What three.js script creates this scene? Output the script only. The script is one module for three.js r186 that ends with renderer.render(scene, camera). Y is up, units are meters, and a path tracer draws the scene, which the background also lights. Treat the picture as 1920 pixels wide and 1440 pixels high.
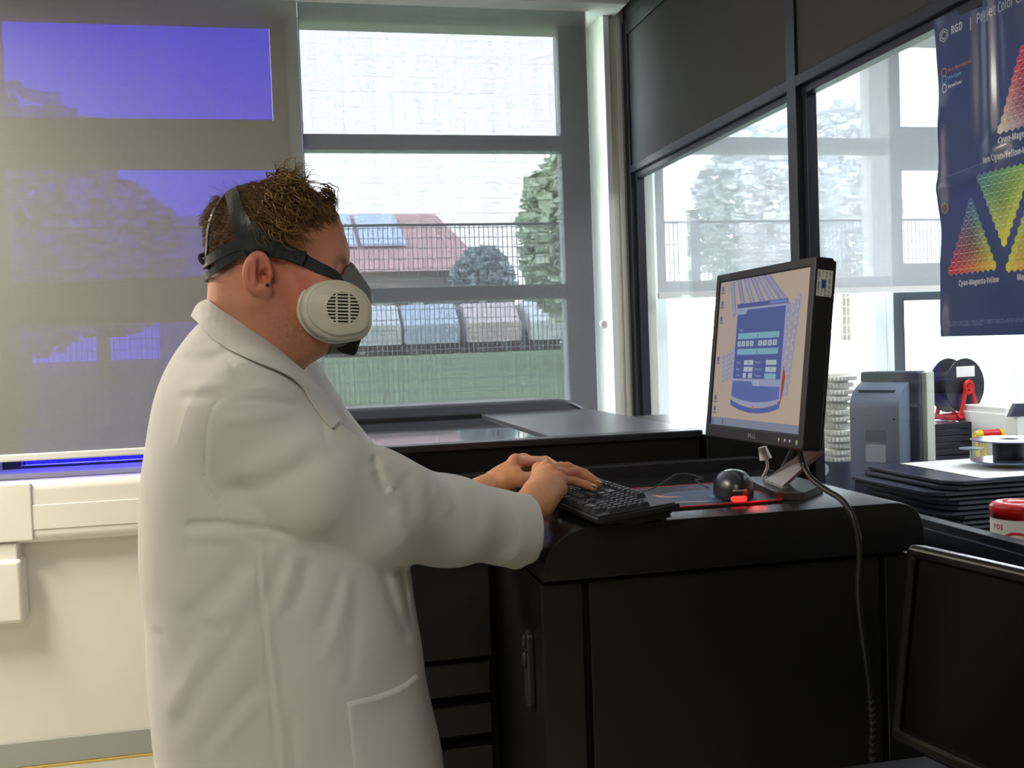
import * as THREE from 'three';
import { RoundedBoxGeometry } from 'three/addons/geometries/RoundedBoxGeometry.js';
import { mergeGeometries, mergeVertices, toCreasedNormals } from 'three/addons/utils/BufferGeometryUtils.js';
import { RectAreaLightUniformsLib } from 'three/addons/lights/RectAreaLightUniformsLib.js';
import { ImprovedNoise } from 'three/addons/math/ImprovedNoise.js';

// ---------------------------------------------------------------- camera, sky, lamps, exposure
const scene = new THREE.Scene();
const renderer = new THREE.WebGLRenderer({ antialias: true });
renderer.toneMapping = THREE.LinearToneMapping;
renderer.toneMappingExposure = 1.0;
renderer.shadowMap.enabled = true;
const rad = THREE.MathUtils.degToRad, FOCAL = 1935;
const camera = new THREE.PerspectiveCamera(2 * Math.atan(720 / FOCAL) * 180 / Math.PI, 1920 / 1440, 0.05, 400);
camera.position.set(0, 1.45, 0);
camera.rotation.set(rad(-2.2), rad(-12.2), rad(-2.05), 'YXZ');
camera.updateMatrixWorld(true);

const SKY_STRENGTH = 14;
{ // bright hazy daylight sky: white near the horizon, a little bluer higher up
  const w = 8, h = 64, d = new Float32Array(w * h * 4);
  for (let j = 0; j < h; j++) {
    const el = ((j + 0.5) / h - 0.5) * Math.PI, t = THREE.MathUtils.clamp(Math.sin(Math.max(el, 0)) / 0.8, 0, 1);
    for (let i = 0; i < w; i++) d.set([1.0 - 0.30 * t, 1.02 - 0.14 * t, 1.05 + 0.02 * t, 1], (j * w + i) * 4);
  }
  const sky = new THREE.DataTexture(d, w, h, THREE.RGBAFormat, THREE.FloatType);
  sky.mapping = THREE.EquirectangularReflectionMapping; sky.magFilter = THREE.LinearFilter; sky.needsUpdate = true;
  scene.background = sky; scene.backgroundIntensity = SKY_STRENGTH;
}
RectAreaLightUniformsLib.init();
// ceiling light fittings of this room and the next: [x, z, size x, size z, radiance, label]
const CEILING_LIGHTS = [
  [-0.7, 0.35, 1.2, 0.6, 12.5, 0xfff7ea, 'square white ceiling light panel over the man and the camera side of the room'],
  [-2.0, -2.95, 0.6, 1.2, 42, 0xfff6e6, 'long white ceiling light panel near the blind covered window wall'],
  [2.7, -2.3, 1.2, 0.6, 19, 0xf2f7ff, 'white ceiling light panel in the neighbouring room behind the glass partition'],
];

// ---------------------------------------------------------------- helpers
const V = (x, y, z) => new THREE.Vector3(x, y, z);
const EYE = camera.position.clone();
// world direction of a photograph pixel, of unit depth; points on planes along it
const dirOf = (px, py) => V((px - 960) / FOCAL, -(py - 720) / FOCAL, -1).applyQuaternion(camera.quaternion);
const at = (px, py, d) => dirOf(px, py).multiplyScalar(d).add(EYE);
const onAxis = (k) => (px, py, v) => { const r = dirOf(px, py); return r.multiplyScalar((v - EYE[k]) / r[k]).add(EYE); };
const onX = onAxis('x'), onY = onAxis('y'), onZ = onAxis('z');
const clamp = THREE.MathUtils.clamp, lerp = THREE.MathUtils.lerp, smooth = THREE.MathUtils.smoothstep;
function rng(seed) { let s = seed >>> 0; return () => { s = (s + 0x6d2b79f5) | 0; let t = Math.imul(s ^ (s >>> 15), 1 | s); t = (t + Math.imul(t ^ (t >>> 7), 61 | t)) ^ t; return ((t ^ (t >>> 14)) >>> 0) / 4294967296; }; }
const noise = new ImprovedNoise(), N3 = (x, y, z) => noise.noise(x + 31.3, y + 17.7, z + 5.1);
const names = new Map();
function numbered(n) { const k = names.get(n) ?? 0; names.set(n, k + 1); return k ? n + '_' + String(k).padStart(3, '0') : n; }
function tag(o, label, category, group) { o.userData.label = label; o.userData.category = category; if (group) o.userData.group = group; return o; }
function thing(name, label, category, pos = [0, 0, 0], group) {
  const o = new THREE.Group(); o.name = numbered(name); o.position.set(...pos); scene.add(o); return tag(o, label, category, group);
}
function ready(g) { return g; }
function part(parent, name, geo, mat, label) {
  const m = new THREE.Mesh(Array.isArray(geo) ? merge(geo) : ready(geo), mat); m.name = name; m.castShadow = m.receiveShadow = true;
  if (label) m.userData.label = label;
  parent.add(m); return m;
}
function solo(name, geo, mat, label, category, group) { const m = part(scene, numbered(name), geo, mat); return tag(m, label, category, group); }
function struct(name, geo, mat) { let o; if (geo) o = part(scene, name, geo, mat); else { o = new THREE.Group(); o.name = name; scene.add(o); } o.userData.kind = 'structure'; return o; }
function copyOf(root, pos, label, turn) { const c = root.clone(); c.name = numbered(root.name.replace(/_\d{3}$/, '')); c.position.set(...pos); if (turn !== undefined) c.rotation.y = turn; c.userData = { ...root.userData }; if (label) c.userData.label = label; scene.add(c); return c; }
function merge(list) { return mergeGeometries(list.map((g) => { const c = g.index ? g.toNonIndexed() : g; for (const k of Object.keys(c.attributes)) if (!['position', 'normal', 'uv'].includes(k)) c.deleteAttribute(k); if (!c.attributes.uv) c.setAttribute('uv', new THREE.BufferAttribute(new Float32Array(c.attributes.position.count * 2), 2)); return c; })); }
// a box between two corners with softly rounded edges and uv in metres
function bx(x0, x1, y0, y1, z0, z1, r = 0.002, seg = 2) {
  const w = x1 - x0, h = y1 - y0, d = z1 - z0; r = Math.min(r, w * 0.49, h * 0.49, d * 0.49);
  const g = r > 0 ? new RoundedBoxGeometry(w, h, d, seg, r) : new THREE.BoxGeometry(w, h, d);
  g.translate((x0 + x1) / 2, (y0 + y1) / 2, (z0 + z1) / 2); return boxUV(g);
}
function boxUV(g) {
  const p = g.attributes.position, n = g.attributes.normal, uv = new Float32Array(p.count * 2);
  for (let i = 0; i < p.count; i++) {
    const a = Math.abs(n.getX(i)), b = Math.abs(n.getY(i)), c = Math.abs(n.getZ(i));
    uv[2 * i] = a >= b && a >= c ? p.getZ(i) : p.getX(i); uv[2 * i + 1] = b > a && b > c ? p.getZ(i) : p.getY(i);
  }
  g.setAttribute('uv', new THREE.BufferAttribute(uv, 2)); return g;
}
function cyl(r0, r1, h, x, y, z, seg = 32) { const g = new THREE.CylinderGeometry(r1, r0, h, seg); g.translate(x, y + h / 2, z); return g; }
function tube(pts, r, seg = 64, rs = 8) { return new THREE.TubeGeometry(new THREE.CatmullRomCurve3(pts.map((p) => p.isVector3 ? p : V(...p)), false, 'centripetal'), seg, r, rs); }
// outline [[x, y] ...] or a Shape, extruded along +z with a small bevel
function prism(outline, depth, bevel = 0.002, bseg = 2, curveSegments = 24) {
  let s = outline; if (Array.isArray(outline)) { s = new THREE.Shape(); outline.forEach(([x, y], i) => (i ? s.lineTo(x, y) : s.moveTo(x, y))); s.closePath(); }
  return new THREE.ExtrudeGeometry(s, { depth: depth - 2 * bevel, bevelEnabled: bevel > 0, bevelThickness: bevel, bevelSize: bevel, bevelOffset: -bevel, bevelSegments: bseg, curveSegments }).translate(0, 0, bevel);
}
function rrect(x0, x1, y0, y1, r, to = new THREE.Shape()) {
  to.moveTo(x0 + r, y0); to.lineTo(x1 - r, y0); to.absarc(x1 - r, y0 + r, r, -Math.PI / 2, 0); to.lineTo(x1, y1 - r); to.absarc(x1 - r, y1 - r, r, 0, Math.PI / 2);
  to.lineTo(x0 + r, y1); to.absarc(x0 + r, y1 - r, r, Math.PI / 2, Math.PI); to.lineTo(x0, y0 + r); to.absarc(x0 + r, y0 + r, r, Math.PI, 1.5 * Math.PI); return to;
}
function canvasTex(w, h, draw, srgb = true) {
  const c = document.createElement('canvas'); c.width = w; c.height = h; const g = c.getContext('2d'); draw(g, w, h);
  const t = new THREE.CanvasTexture(c); if (srgb) t.colorSpace = THREE.SRGBColorSpace; t.wrapS = t.wrapT = THREE.RepeatWrapping; return t;
}
// grey-scale tile computed pixel by pixel; wraps
function tile(n, f, repeat) {
  const d = new Uint8Array(n * n * 4);
  for (let j = 0; j < n; j++) for (let i = 0; i < n; i++) { const v = clamp(Math.round(255 * f(i / n, j / n, i, j)), 0, 255); d.set([v, v, v, 255], (j * n + i) * 4); }
  const t = new THREE.DataTexture(d, n, n); t.wrapS = t.wrapT = THREE.RepeatWrapping; t.magFilter = THREE.LinearFilter; t.minFilter = THREE.LinearMipmapLinearFilter; t.repeat.set(repeat, repeat); t.needsUpdate = true; return t;
}
const std = (o) => new THREE.MeshStandardMaterial(o), phys = (o) => new THREE.MeshPhysicalMaterial(o);
const rgb = (r, g, b) => new THREE.Color().setRGB(r / 255, g / 255, b / 255, THREE.SRGBColorSpace);

// ---------------------------------------------------------------- materials
const rA = rng(7);
const speckle = tile(256, () => 0.5 + (rA() - 0.5) * 0.9, 6);
const fineGrain = tile(256, () => 0.5 + (rA() - 0.5), 12);
const M = {
  wall: std({ color: rgb(240, 236, 223), roughness: 0.85, bumpMap: speckle, bumpScale: 0.0004 }),
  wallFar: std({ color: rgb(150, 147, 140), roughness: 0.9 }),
  consoleTop: std({ color: rgb(26, 26, 28), roughness: 0.25, bumpMap: fineGrain, bumpScale: 0.00002 }),
  white: std({ color: rgb(238, 238, 234), roughness: 0.45 }),
  trunk: std({ color: rgb(244, 240, 229), roughness: 0.4 }),
  ceiling: std({ color: rgb(235, 235, 232), roughness: 0.9 }),
  skirting: std({ color: rgb(168, 170, 160), roughness: 0.6 }),
  floor: std({ color: rgb(178, 178, 166), roughness: 0.55, bumpMap: speckle, bumpScale: 0.0003 }),
  tape: std({ color: rgb(205, 178, 96), roughness: 0.6 }),
  frameWhite: std({ color: rgb(225, 228, 230), roughness: 0.4 }),
  frameDark: std({ color: rgb(60, 66, 76), roughness: 0.4 }),
  steel: std({ color: rgb(44, 48, 58), roughness: 0.38, metalness: 0.15 }),
  panelDark: std({ color: rgb(62, 62, 65), roughness: 0.75, bumpMap: fineGrain, bumpScale: 0.00004 }),
  glass: phys({ color: 0xffffff, roughness: 0, transmission: 1, thickness: 0, ior: 1.5 }),
  violetGlass: phys({ color: new THREE.Color(0.125, 0.08, 0.66), roughness: 0, transmission: 1, thickness: 0, ior: 1.5 }),
  printerBlack: std({ color: rgb(25, 25, 26), roughness: 0.34, bumpMap: fineGrain, bumpScale: 0.00003 }),
  printerGrey: std({ color: rgb(42, 42, 45), roughness: 0.36, bumpMap: fineGrain, bumpScale: 0.00004 }),
  lidGrey: std({ color: rgb(100, 105, 118), roughness: 0.30, bumpMap: fineGrain, bumpScale: 0.00004 }),
  gap: std({ color: rgb(12, 12, 13), roughness: 0.8 }),
  lidGlass: phys({ color: rgb(20, 22, 26), roughness: 0.06, clearcoat: 1, clearcoatRoughness: 0.03 }),
  plasticBlack: std({ color: rgb(26, 26, 29), roughness: 0.45 }),
  keyBlack: std({ color: rgb(50, 52, 60), roughness: 0.34 }),
  plateGrey: std({ color: rgb(66, 71, 84), roughness: 0.45 }),
  rubber: std({ color: rgb(24, 25, 28), roughness: 0.6 }),
  silver: std({ color: rgb(150, 150, 152), roughness: 0.35, metalness: 0.7 }),
  screenOff: phys({ color: rgb(3, 3, 4), specularIntensity: 0.5, roughness: 0.3 }),
  whitePlastic: std({ color: rgb(222, 224, 222), roughness: 0.45 }),
  red: std({ color: rgb(205, 22, 24), roughness: 0.4 }),
  yellow: std({ color: rgb(240, 205, 30), roughness: 0.5 }),
  paper: std({ color: rgb(244, 244, 240), roughness: 0.8 }),
  bench: std({ color: rgb(232, 234, 234), roughness: 0.5 }),
};
// ---------------------------------------------------------------- the setting
const ZW = -3.93, ZG = -4.13, XP = 1.345, CEIL = 2.76, SILL = 1.045, HEAD = 2.735;
struct('floor', bx(-3.3, 6.2, -0.1, 0, -4.3, 3.6, 0), M.floor);
struct('ceiling', bx(-3.3, 6.2, CEIL, CEIL + 0.1, -4.3, 3.6, 0), M.ceiling);
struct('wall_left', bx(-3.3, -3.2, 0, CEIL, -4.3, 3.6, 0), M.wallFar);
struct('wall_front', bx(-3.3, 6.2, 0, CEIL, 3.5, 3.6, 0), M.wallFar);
struct('wall_right', bx(6.1, 6.2, 0, CEIL, -4.3, 3.6, 0), M.wall);
// window wall: below the sill, above the heads, piers between and beside the windows
const JAMB = 1.262, JAMB2 = 1.455;
struct('wall_back', [
  bx(-3.2, 6.1, 0, SILL, -4.25, ZW, 0), bx(-3.2, 6.1, HEAD, CEIL, -4.25, ZW, 0),
  bx(-3.2, -1.16, SILL, HEAD, -4.25, ZW, 0), bx(JAMB, JAMB2, SILL, HEAD, -4.25, ZW, 0.004), bx(3.62, 6.1, SILL, HEAD, -4.25, ZW, 0),
], M.wall);
struct('baseboard_back', bx(-3.2, XP - 0.02, 0.008, 0.1, ZW - 0.002, ZW + 0.014, 0.004), M.skirting);
struct('trim_1', bx(-3.2, XP - 0.02, 0, 0.008, ZW, ZW + 0.02, 0.001), M.tape);
// white casing strips on the pier beside the blind, and the pelmet at the ceiling
struct('trim_2', [bx(JAMB - 0.002, JAMB + 0.022, SILL, HEAD, ZW - 0.01, ZW + 0.022, 0.003), bx(JAMB + 0.052, JAMB + 0.072, 0.1, HEAD, ZW - 0.01, ZW + 0.012, 0.003)], M.white);
struct('trim_3', [bx(-3.2, XP - 0.03, 2.722, CEIL, ZW, ZW + 0.16, 0.006), bx(-3.2, XP - 0.03, 2.742, CEIL, ZW + 0.16, ZW + 0.34, 0.006)], M.white);

// windows: frame and mullions, an opening sash where there is one, a pane in each light
function windowUnit(name, x0, x1, lights, glass, sash) {
  const w = struct(name), z0 = ZG - 0.04, z1 = ZG + 0.04, f = [];
  const top = HEAD + 0.02, bot = SILL - 0.02;
  f.push(bx(x0 - 0.06, x0, bot, top, z0, z1, 0.004), bx(x1, x1 + 0.06, bot, top, z0, z1, 0.004));
  let y = top;
  for (const [a, b] of lights) { f.push(bx(x0, x1, a, y, z0, z1, 0.004)); y = b; }
  f.push(bx(x0, x1, bot, y, z0, z1, 0.004));
  part(w, 'frame', f, sash ? M.frameDark : M.frameWhite);
  for (const [a, b] of lights) part(w, 'pane', bx(x0 + 0.001, x1 - 0.001, b + 0.001, a - 0.001, ZG - 0.004, ZG + 0.004, 0), glass);
  return w;
}
const yG = (px, py) => onZ(px, py, ZG).y, xG = (px, py) => onZ(px, py, ZG).x;
const fixedLights = [[yG(800, 31), yG(800, 256)], [yG(800, 285), yG(800, 539)], [yG(800, 566.5), SILL + 0.01]];
const sashLights = [[yG(250, 23), yG(250, 226)], [yG(250, 316), yG(250, 525)], [yG(250, 606), SILL + 0.02]];
const xa = -3.9;
windowUnit('window_1', xG(8, 225), xG(512, 220), sashLights, M.violetGlass, true);
windowUnit('window_2', xG(570, 280), xG(1048, 280), fixedLights, M.glass, false);
windowUnit('window_3', xG(1240, 420), xG(1623, 280), fixedLights, M.glass, false);
windowUnit('window_4', xG(1680, 280), 3.56, sashLights, M.glass, true);
// the frames meet in white filler posts
struct('trim_4', [
  bx(xG(512, 220) + 0.06, xG(570, 280) - 0.06, SILL - 0.02, HEAD + 0.02, ZG - 0.05, ZG + 0.05, 0.004), bx(xG(1048, 280) + 0.06, JAMB + 0.01, SILL - 0.02, HEAD + 0.02, ZG - 0.05, ZG + 0.02, 0.003),
  bx(JAMB2 - 0.05, xG(1240, 420) - 0.06, SILL - 0.02, HEAD + 0.02, ZG - 0.05, ZG + 0.02, 0.003), bx(xG(1623, 280) + 0.06, xG(1680, 280) - 0.06, SILL - 0.02, HEAD + 0.02, ZG - 0.05, ZG + 0.05, 0.003),
  bx(-1.17, xG(8, 225) - 0.06, SILL - 0.02, HEAD + 0.02, ZG - 0.05, ZG + 0.05, 0.003),
], M.frameWhite);

// roller blinds of open-weave screen cloth
const rB = rng(21), warp = Array.from({ length: 512 }, () => rB()), weft = Array.from({ length: 512 }, () => rB());
const weave = tile(512, (u, v, i, j) => {
  const slub = (k, a) => (k % 64 === 0 ? 0.026 : k % 64 === 1 ? 0.018 : 0) + 0.022 * (a[k] - 0.5);
  return 0.922 + slub(i, warp) + slub(j, weft) + 0.03 * Math.sin(j * 0.9) * Math.sin(i * 0.9) + 0.022 * N3(u * 22, v * 60, 1) + 0.02 * (rB() - 0.5);
}, 1 / 0.45);
const blindCloth = std({ color: rgb(146, 145, 140), roughness: 0.9, transparent: true, opacity: 1, alphaMap: weave, side: THREE.DoubleSide });
const blindClothShaded = std({ color: rgb(112, 114, 118), roughness: 0.9, transparent: true, opacity: 1, alphaMap: weave, side: THREE.DoubleSide });  // same fabric as blindCloth; the darker colour stands in for weaker light there
const blindClothPale = std({ color: rgb(196, 200, 204), roughness: 0.9, transparent: true, opacity: 0.985, alphaMap: weave, side: THREE.DoubleSide });
function blind(x0, x1, yb, zb, label, cloth, knob) {
  const t = thing('roller_blind', label, 'blind', [(x0 + x1) / 2, yb, zb]), hw = (x1 - x0) / 2, top = 2.745 - yb;
  part(t, 'cloth', boxUV(new THREE.PlaneGeometry(hw * 2, top - 0.024).translate(0, top / 2 + 0.012, 0)), cloth);
  part(t, 'bottom_bar', bx(-hw, hw, 0, 0.026, -0.008, 0.008, 0.006, 3), M.white);
  part(t, 'roller', new THREE.CylinderGeometry(0.02, 0.02, hw * 2, 20).rotateZ(Math.PI / 2).translate(0, top - 0.0, -0.024), M.white);
  return t;
}
const bxl = onZ(1109, 400, -3.87).x, bsplit = onZ(566, 300, -3.87).x;
blind(-1.35, bsplit + 0.004, onZ(130, 860, -3.86).y, -3.86, 'grey mesh roller blind over the violet window at left, behind the man', blindCloth);
blind(bsplit + 0.006, bxl, 1.108, -3.872, 'grey mesh roller blind over the middle window, with a house showing through', blindClothShaded);
blind(onZ(1231, 450, -3.87).x, 3.5, onZ(1400, 556, -3.87).y, -3.872, 'half lowered pale roller blind seen through the glass partition', blindClothPale);
{ // chain of the middle blind with its wall clip
  const x = onZ(1119, 600, -3.85).x, t = thing('blind_chain', 'thin white bead chain hanging in the gap beside the middle blind', 'chain', [x, 1.6, -3.87]);
  part(t, 'cord', cyl(0.0014, 0.0014, 1.12, 0, 0, 0, 6), M.whitePlastic);
  const k = onZ(1131, 607, -3.905);
  const c = thing('chain_clip', 'small round white clip on the trim beside the middle blind', 'clip', [k.x, k.y, ZW + 0.02]);
  part(c, 'button', new THREE.CylinderGeometry(0.012, 0.014, 0.02, 18).rotateX(Math.PI / 2).translate(0, 0, 0.01), M.white);
  part(c, 'hook', new THREE.TorusGeometry(0.012, 0.003, 8, 18).translate(0, -0.004, 0.018), M.white);
}
// sill boards
struct('trim_5', [bx(-1.2, JAMB, SILL - 0.01, SILL + 0.012, -4.09, ZW + 0.01, 0.006), bx(JAMB2, 3.6, SILL - 0.01, SILL + 0.012, -4.09, ZW + 0.05, 0.006)], M.white);

// dado trunking along the wall with its drop box at left
{
  const t = thing('cable_trunking', 'cream plastic dado trunking along the wall under the windows', 'trunking', [-1, 0.815, ZW]);
  const L = -2.2, R = 2.2, sh = new THREE.Shape();
  sh.moveTo(0, 0); sh.lineTo(0.035, 0.0); sh.absarc(0.04, 0.035, 0.035, -Math.PI / 2, 0); sh.lineTo(0.075, 0.185); sh.absarc(0.04, 0.185, 0.035, 0, Math.PI / 2); sh.lineTo(0, 0.22); sh.closePath();
  const body = new THREE.ExtrudeGeometry(sh, { depth: R - L, bevelEnabled: false, curveSegments: 12 }).rotateY(-Math.PI / 2).scale(1, 1, 1);
  body.translate(R, 0, 0); body.rotateY(0);
  part(t, 'trunking_body', body, M.trunk);
  part(t, 'cover', bx(L, R, 0.048, 0.135, 0.070, 0.0785, 0.003), M.trunk);
  const xd = onZ(60, 950, ZW + 0.08).x + 1;
  part(t, 'tee_cover', bx(xd - 0.34, xd, 0.012, 0.214, 0.066, 0.083, 0.006), M.trunk);
  const d = thing('socket_drop', 'cream vertical trunking drop box below the trunking at left edge', 'trunking', [xd - 1.17, 0, ZW]);
  const yb = onZ(20, 1168, ZW + 0.07).y, ym = onZ(20, 1047, ZW + 0.07).y;
  const xr = onZ(44, 1100, ZW + 0.07).x - (xd - 1.17);
  part(d, 'drop_box', bx(xr - 0.34, xr, yb, ym - 0.004, 0, 0.088, 0.016, 4), M.trunk);
  part(d, 'drop_neck', bx(xr - 0.33, xr - 0.012, ym - 0.012, 0.82, 0, 0.072, 0.008, 3), M.trunk);
}

// glass partition at right: dark steel frame, dark panels above, glass panes below
{
  const w = struct('wall_partition'), X0 = XP, X1 = XP + 0.052, BEAM0 = 2.105, BEAM1 = 2.134, zp = -2.585, zq = -2.535, RAIL = 1.032;
  const zs = [ZW, ZW + 0.05, zp, zq, -0.62, -0.57, 1.6, 1.65, 3.5];
  const f = [bx(X0, X1, BEAM0, BEAM1, ZW, 3.5, 0.002), bx(X0 + 0.016, X1 - 0.004, BEAM0 - 0.022, BEAM0, ZW, 3.5, 0.002), bx(X0, X1, 2.642, 2.70, ZW, 3.5, 0.002)];
  part(w, 'beam', f, M.steel);
  for (const [a, b] of [[ZW - 0.01, ZW + 0.05], [zp, zq], [-0.62, -0.57], [1.6, 1.65]]) {
    part(w, 'post', [bx(X0 - 0.001, X1 + 0.001, 0, 2.7, a, b, 0.002), bx(X0 + 0.018, X1 - 0.004, RAIL, BEAM0, a - 0.022, b + 0.022, 0.002)], M.steel);
  }
  const spans = [[ZW + 0.05, zp], [zq, -0.62], [-0.57, 1.6], [1.65, 3.49]];
  for (const [a, b] of spans) {
    part(w, 'panel', bx(X0 + 0.008, X1 - 0.008, BEAM1, 2.645, a, b, 0.001), M.panelDark);
    part(w, 'pane', bx(X0 + 0.03, X0 + 0.036, RAIL - 0.004, BEAM0 - 0.004, a, b, 0), M.glass);
    part(w, 'bottom_panel', bx(X0 + 0.008, X1 - 0.008, 0.06, RAIL - 0.05, a, b, 0.001), M.panelDark);
  }
  part(w, 'rail', [bx(X0, X1, RAIL - 0.068, RAIL - 0.016, ZW, 3.5, 0.002), bx(X0 + 0.012, X1 - 0.006, RAIL - 0.018, RAIL, ZW, 3.5, 0.002), bx(X0, X1, 0, 0.065, ZW, 3.5, 0.002)], M.steel);
  part(w, 'fascia', bx(X0 + 0.004, X1 - 0.004, 2.695, CEIL, ZW, 3.5, 0.001), M.panelDark);
}

// ceiling light panels
for (const [x, z, sx, sz, rad_, tint, label] of CEILING_LIGHTS) {
  const t = thing('ceiling_light', label, 'light', [x, CEIL, z]);
  part(t, 'frame', [bx(-sx / 2 - 0.03, sx / 2 + 0.03, -0.022, 0, -sz / 2 - 0.03, -sz / 2, 0.003), bx(-sx / 2 - 0.03, sx / 2 + 0.03, -0.022, 0, sz / 2, sz / 2 + 0.03, 0.003), bx(-sx / 2 - 0.03, -sx / 2, -0.022, 0, -sz / 2, sz / 2, 0.003), bx(sx / 2, sx / 2 + 0.03, -0.022, 0, -sz / 2, sz / 2, 0.003)], M.white);
  part(t, 'lamp_diffuser', bx(-sx / 2, sx / 2, -0.012, -0.001, -sz / 2, sz / 2, 0), std({ color: 0xffffff, emissive: 0xfff8ee, emissiveIntensity: 1.5, roughness: 0.6 }));
  const L = new THREE.RectAreaLight(tint, rad_, sx, sz); L.position.set(x, CEIL - 0.024, z); L.lookAt(x, 0, z); scene.add(L);
}
// ---------------------------------------------------------------- outside the windows
{
  const grassTex = canvasTex(256, 256, (g, w, h) => { const r = rng(5); g.fillStyle = 'rgb(120,140,104)'; g.fillRect(0, 0, w, h); for (let i = 0; i < 5000; i++) { const v = r(); g.fillStyle = `rgba(${90 + v * 80},${112 + v * 80},${80 + v * 60},0.5)`; g.fillRect(r() * w, r() * h, 1 + r() * 2, 2 + r() * 4); } });
  grassTex.repeat.set(0.7, 0.7);
  const groundY = (z) => lerp(-0.35, 1.25, smooth(-z, 13, 29));
  const field = new THREE.PlaneGeometry(160, 120, 2, 120).rotateX(-Math.PI / 2).translate(0, 0, -64.4); { const p = field.attributes.position; for (let i = 0; i < p.count; i++) p.setY(i, groundY(p.getZ(i))); field.computeVertexNormals(); }
  const lawn = tag(part(scene, 'lawn', boxUV(field), std({ map: grassTex, roughness: 1 })), 'pale green grass field outside the windows', 'grass'); lawn.userData.kind = 'stuff';
  const gy = -0.35;
  // welded mesh fence
  const zF = -13.2, ft = onZ(850, 419, zF).y;
  const fence = thing('mesh_fence', 'tall welded wire mesh fence on the grass outside the windows', 'fence', [0, gy, zF]), H = ft - gy;
  const wireM = std({ color: rgb(120, 134, 146), roughness: 0.5, metalness: 0.3 });
  for (let i = 0; i < 5; i++) part(fence, 'post', bx(-4.6 + i * 5, -4.565 + i * 5, 0, H + 0.02, -0.02, 0.02, 0.004), wireM);
  part(fence, 'top_rail', bx(-5.2, 17.6, H - 0.03, H, -0.012, 0.012, 0.002), M.frameDark);
  const wires = [];
  for (let x = -5.2; x < 17.6; x += 0.062) wires.push(new THREE.BoxGeometry(0.009, H, 0.006).translate(x, H / 2, 0));
  for (let y = 0.08; y < H; y += 0.13) wires.push(new THREE.BoxGeometry(22.8, 0.009, 0.006).translate(6.2, y, 0.006));
  const wm = part(fence, 'wire_mesh', wires, wireM); wm.userData.kind = 'stuff';
  // house with a tiled gable roof and solar panels
  const zH = -42, a = onZ(560, 392, zH), b = onZ(828, 389, zH), c = onZ(872, 525, zH - 0.01), dpt = 5.5;
  const house = thing('house', 'house with pinkish tiled roof and pale panels beyond the fence', 'house', [0, groundY(zH), zH]);
  const hg = groundY(zH), ridgeY = b.y - hg, eaveY = c.y - hg, xl = a.x - 5, xr = b.x, xe = c.x;
  part(house, 'wall', bx(xl, xe - 0.5, 0, eaveY + 0.1, -dpt * 1.6, dpt * 0.8, 0.02), std({ color: rgb(222, 205, 205), roughness: 0.9 }));
  const roof = new THREE.BufferGeometry(), P = [[xl, ridgeY, -2], [xr, ridgeY, -2], [xe, eaveY, dpt], [xl, eaveY, dpt], [xl, eaveY, -dpt - 4], [xe, eaveY, -dpt - 4]];
  roof.setAttribute('position', new THREE.BufferAttribute(new Float32Array([0, 3, 2, 0, 2, 1, 0, 1, 5, 0, 5, 4, 1, 2, 5, 3, 4, 5, 3, 5, 2, 0, 4, 3].flatMap((k) => P[k])), 3)); roof.computeVertexNormals();
  part(house, 'roof', roof, std({ color: rgb(214, 172, 168), roughness: 0.9 }));
  const slope = Math.atan2(ridgeY - eaveY, dpt + 2), q = onZ(672, 460, zH + 2);
  for (let i = 0; i < 2; i++) for (let k = 0; k < 2; k++) {
    const g = bx(-0.85, 0.85, -0.06, 0.06, -1.1, 1.1, 0.02); g.rotateX(slope);
    const zz = -0.3 + k * 2.1; part(house, 'solar_panel', g.translate(q.x - 0.95 + i * 1.85, ridgeY - (zz + 2) * Math.tan(slope) + 0.14, zz), std({ color: rgb(196, 214, 244), roughness: 0.3 }));
  }
  for (let i = 0; i < 3; i++) { const f = part(house, 'window', bx(xl + 3 + i * 5, xl + 4.6 + i * 5, 0.9, 2.1, dpt * 0.8, dpt * 0.8 + 0.06, 0.02), M.frameWhite); part(f, 'pane', bx(xl + 3.1 + i * 5, xl + 4.5 + i * 5, 1, 2, dpt * 0.8 + 0.05, dpt * 0.8 + 0.09, 0.01), M.lidGlass); }
  // trees and a hedge: leafy crowns from scattered leaves
  const leafG = new THREE.PlaneGeometry(1, 0.6);
  function tree(name, label, x, z, hgt, rad_, seed, col, trunk = true) {
    const g0 = groundY(z); hgt += gy - g0;
    const t = thing(name, label, trunk ? 'tree' : 'hedge', [x, g0, z]), r = rng(seed), list = [], n = trunk ? 2400 : 2800;
    for (let i = 0; i < n; i++) {
      const g = leafG.clone(), s = 0.16 + 0.26 * r(); g.scale(s, s, s); g.rotateX(r() * 6).rotateY(r() * 6);
      if (trunk) { const u = r() * 6.283, v = Math.acos(2 * r() - 1), k = Math.cbrt(0.25 + 0.75 * r()); g.translate(rad_ * k * Math.sin(v) * Math.cos(u), hgt * 0.6 + hgt * 0.4 * k * Math.cos(v), rad_ * k * Math.sin(v) * Math.sin(u)); }
      else g.translate((r() - 0.5) * 2 * rad_, r() * hgt * (0.8 + 0.2 * Math.sin(i)), (r() - 0.5) * 1.6);
      list.push(g);
    }
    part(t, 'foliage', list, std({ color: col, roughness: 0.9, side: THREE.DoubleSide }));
    if (trunk) part(t, 'trunk', cyl(0.16, 0.09, hgt * 0.75, 0, 0, 0, 9), std({ color: rgb(92, 80, 70), roughness: 1 }));
    else part(t, 'stem', cyl(0.1, 0.06, hgt * 0.5, 0, 0, 0, 9), std({ color: rgb(92, 80, 70), roughness: 1 }));
  }
  const g1 = rgb(218, 230, 208), T = (px, py, z) => onZ(px, py, z);
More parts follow.
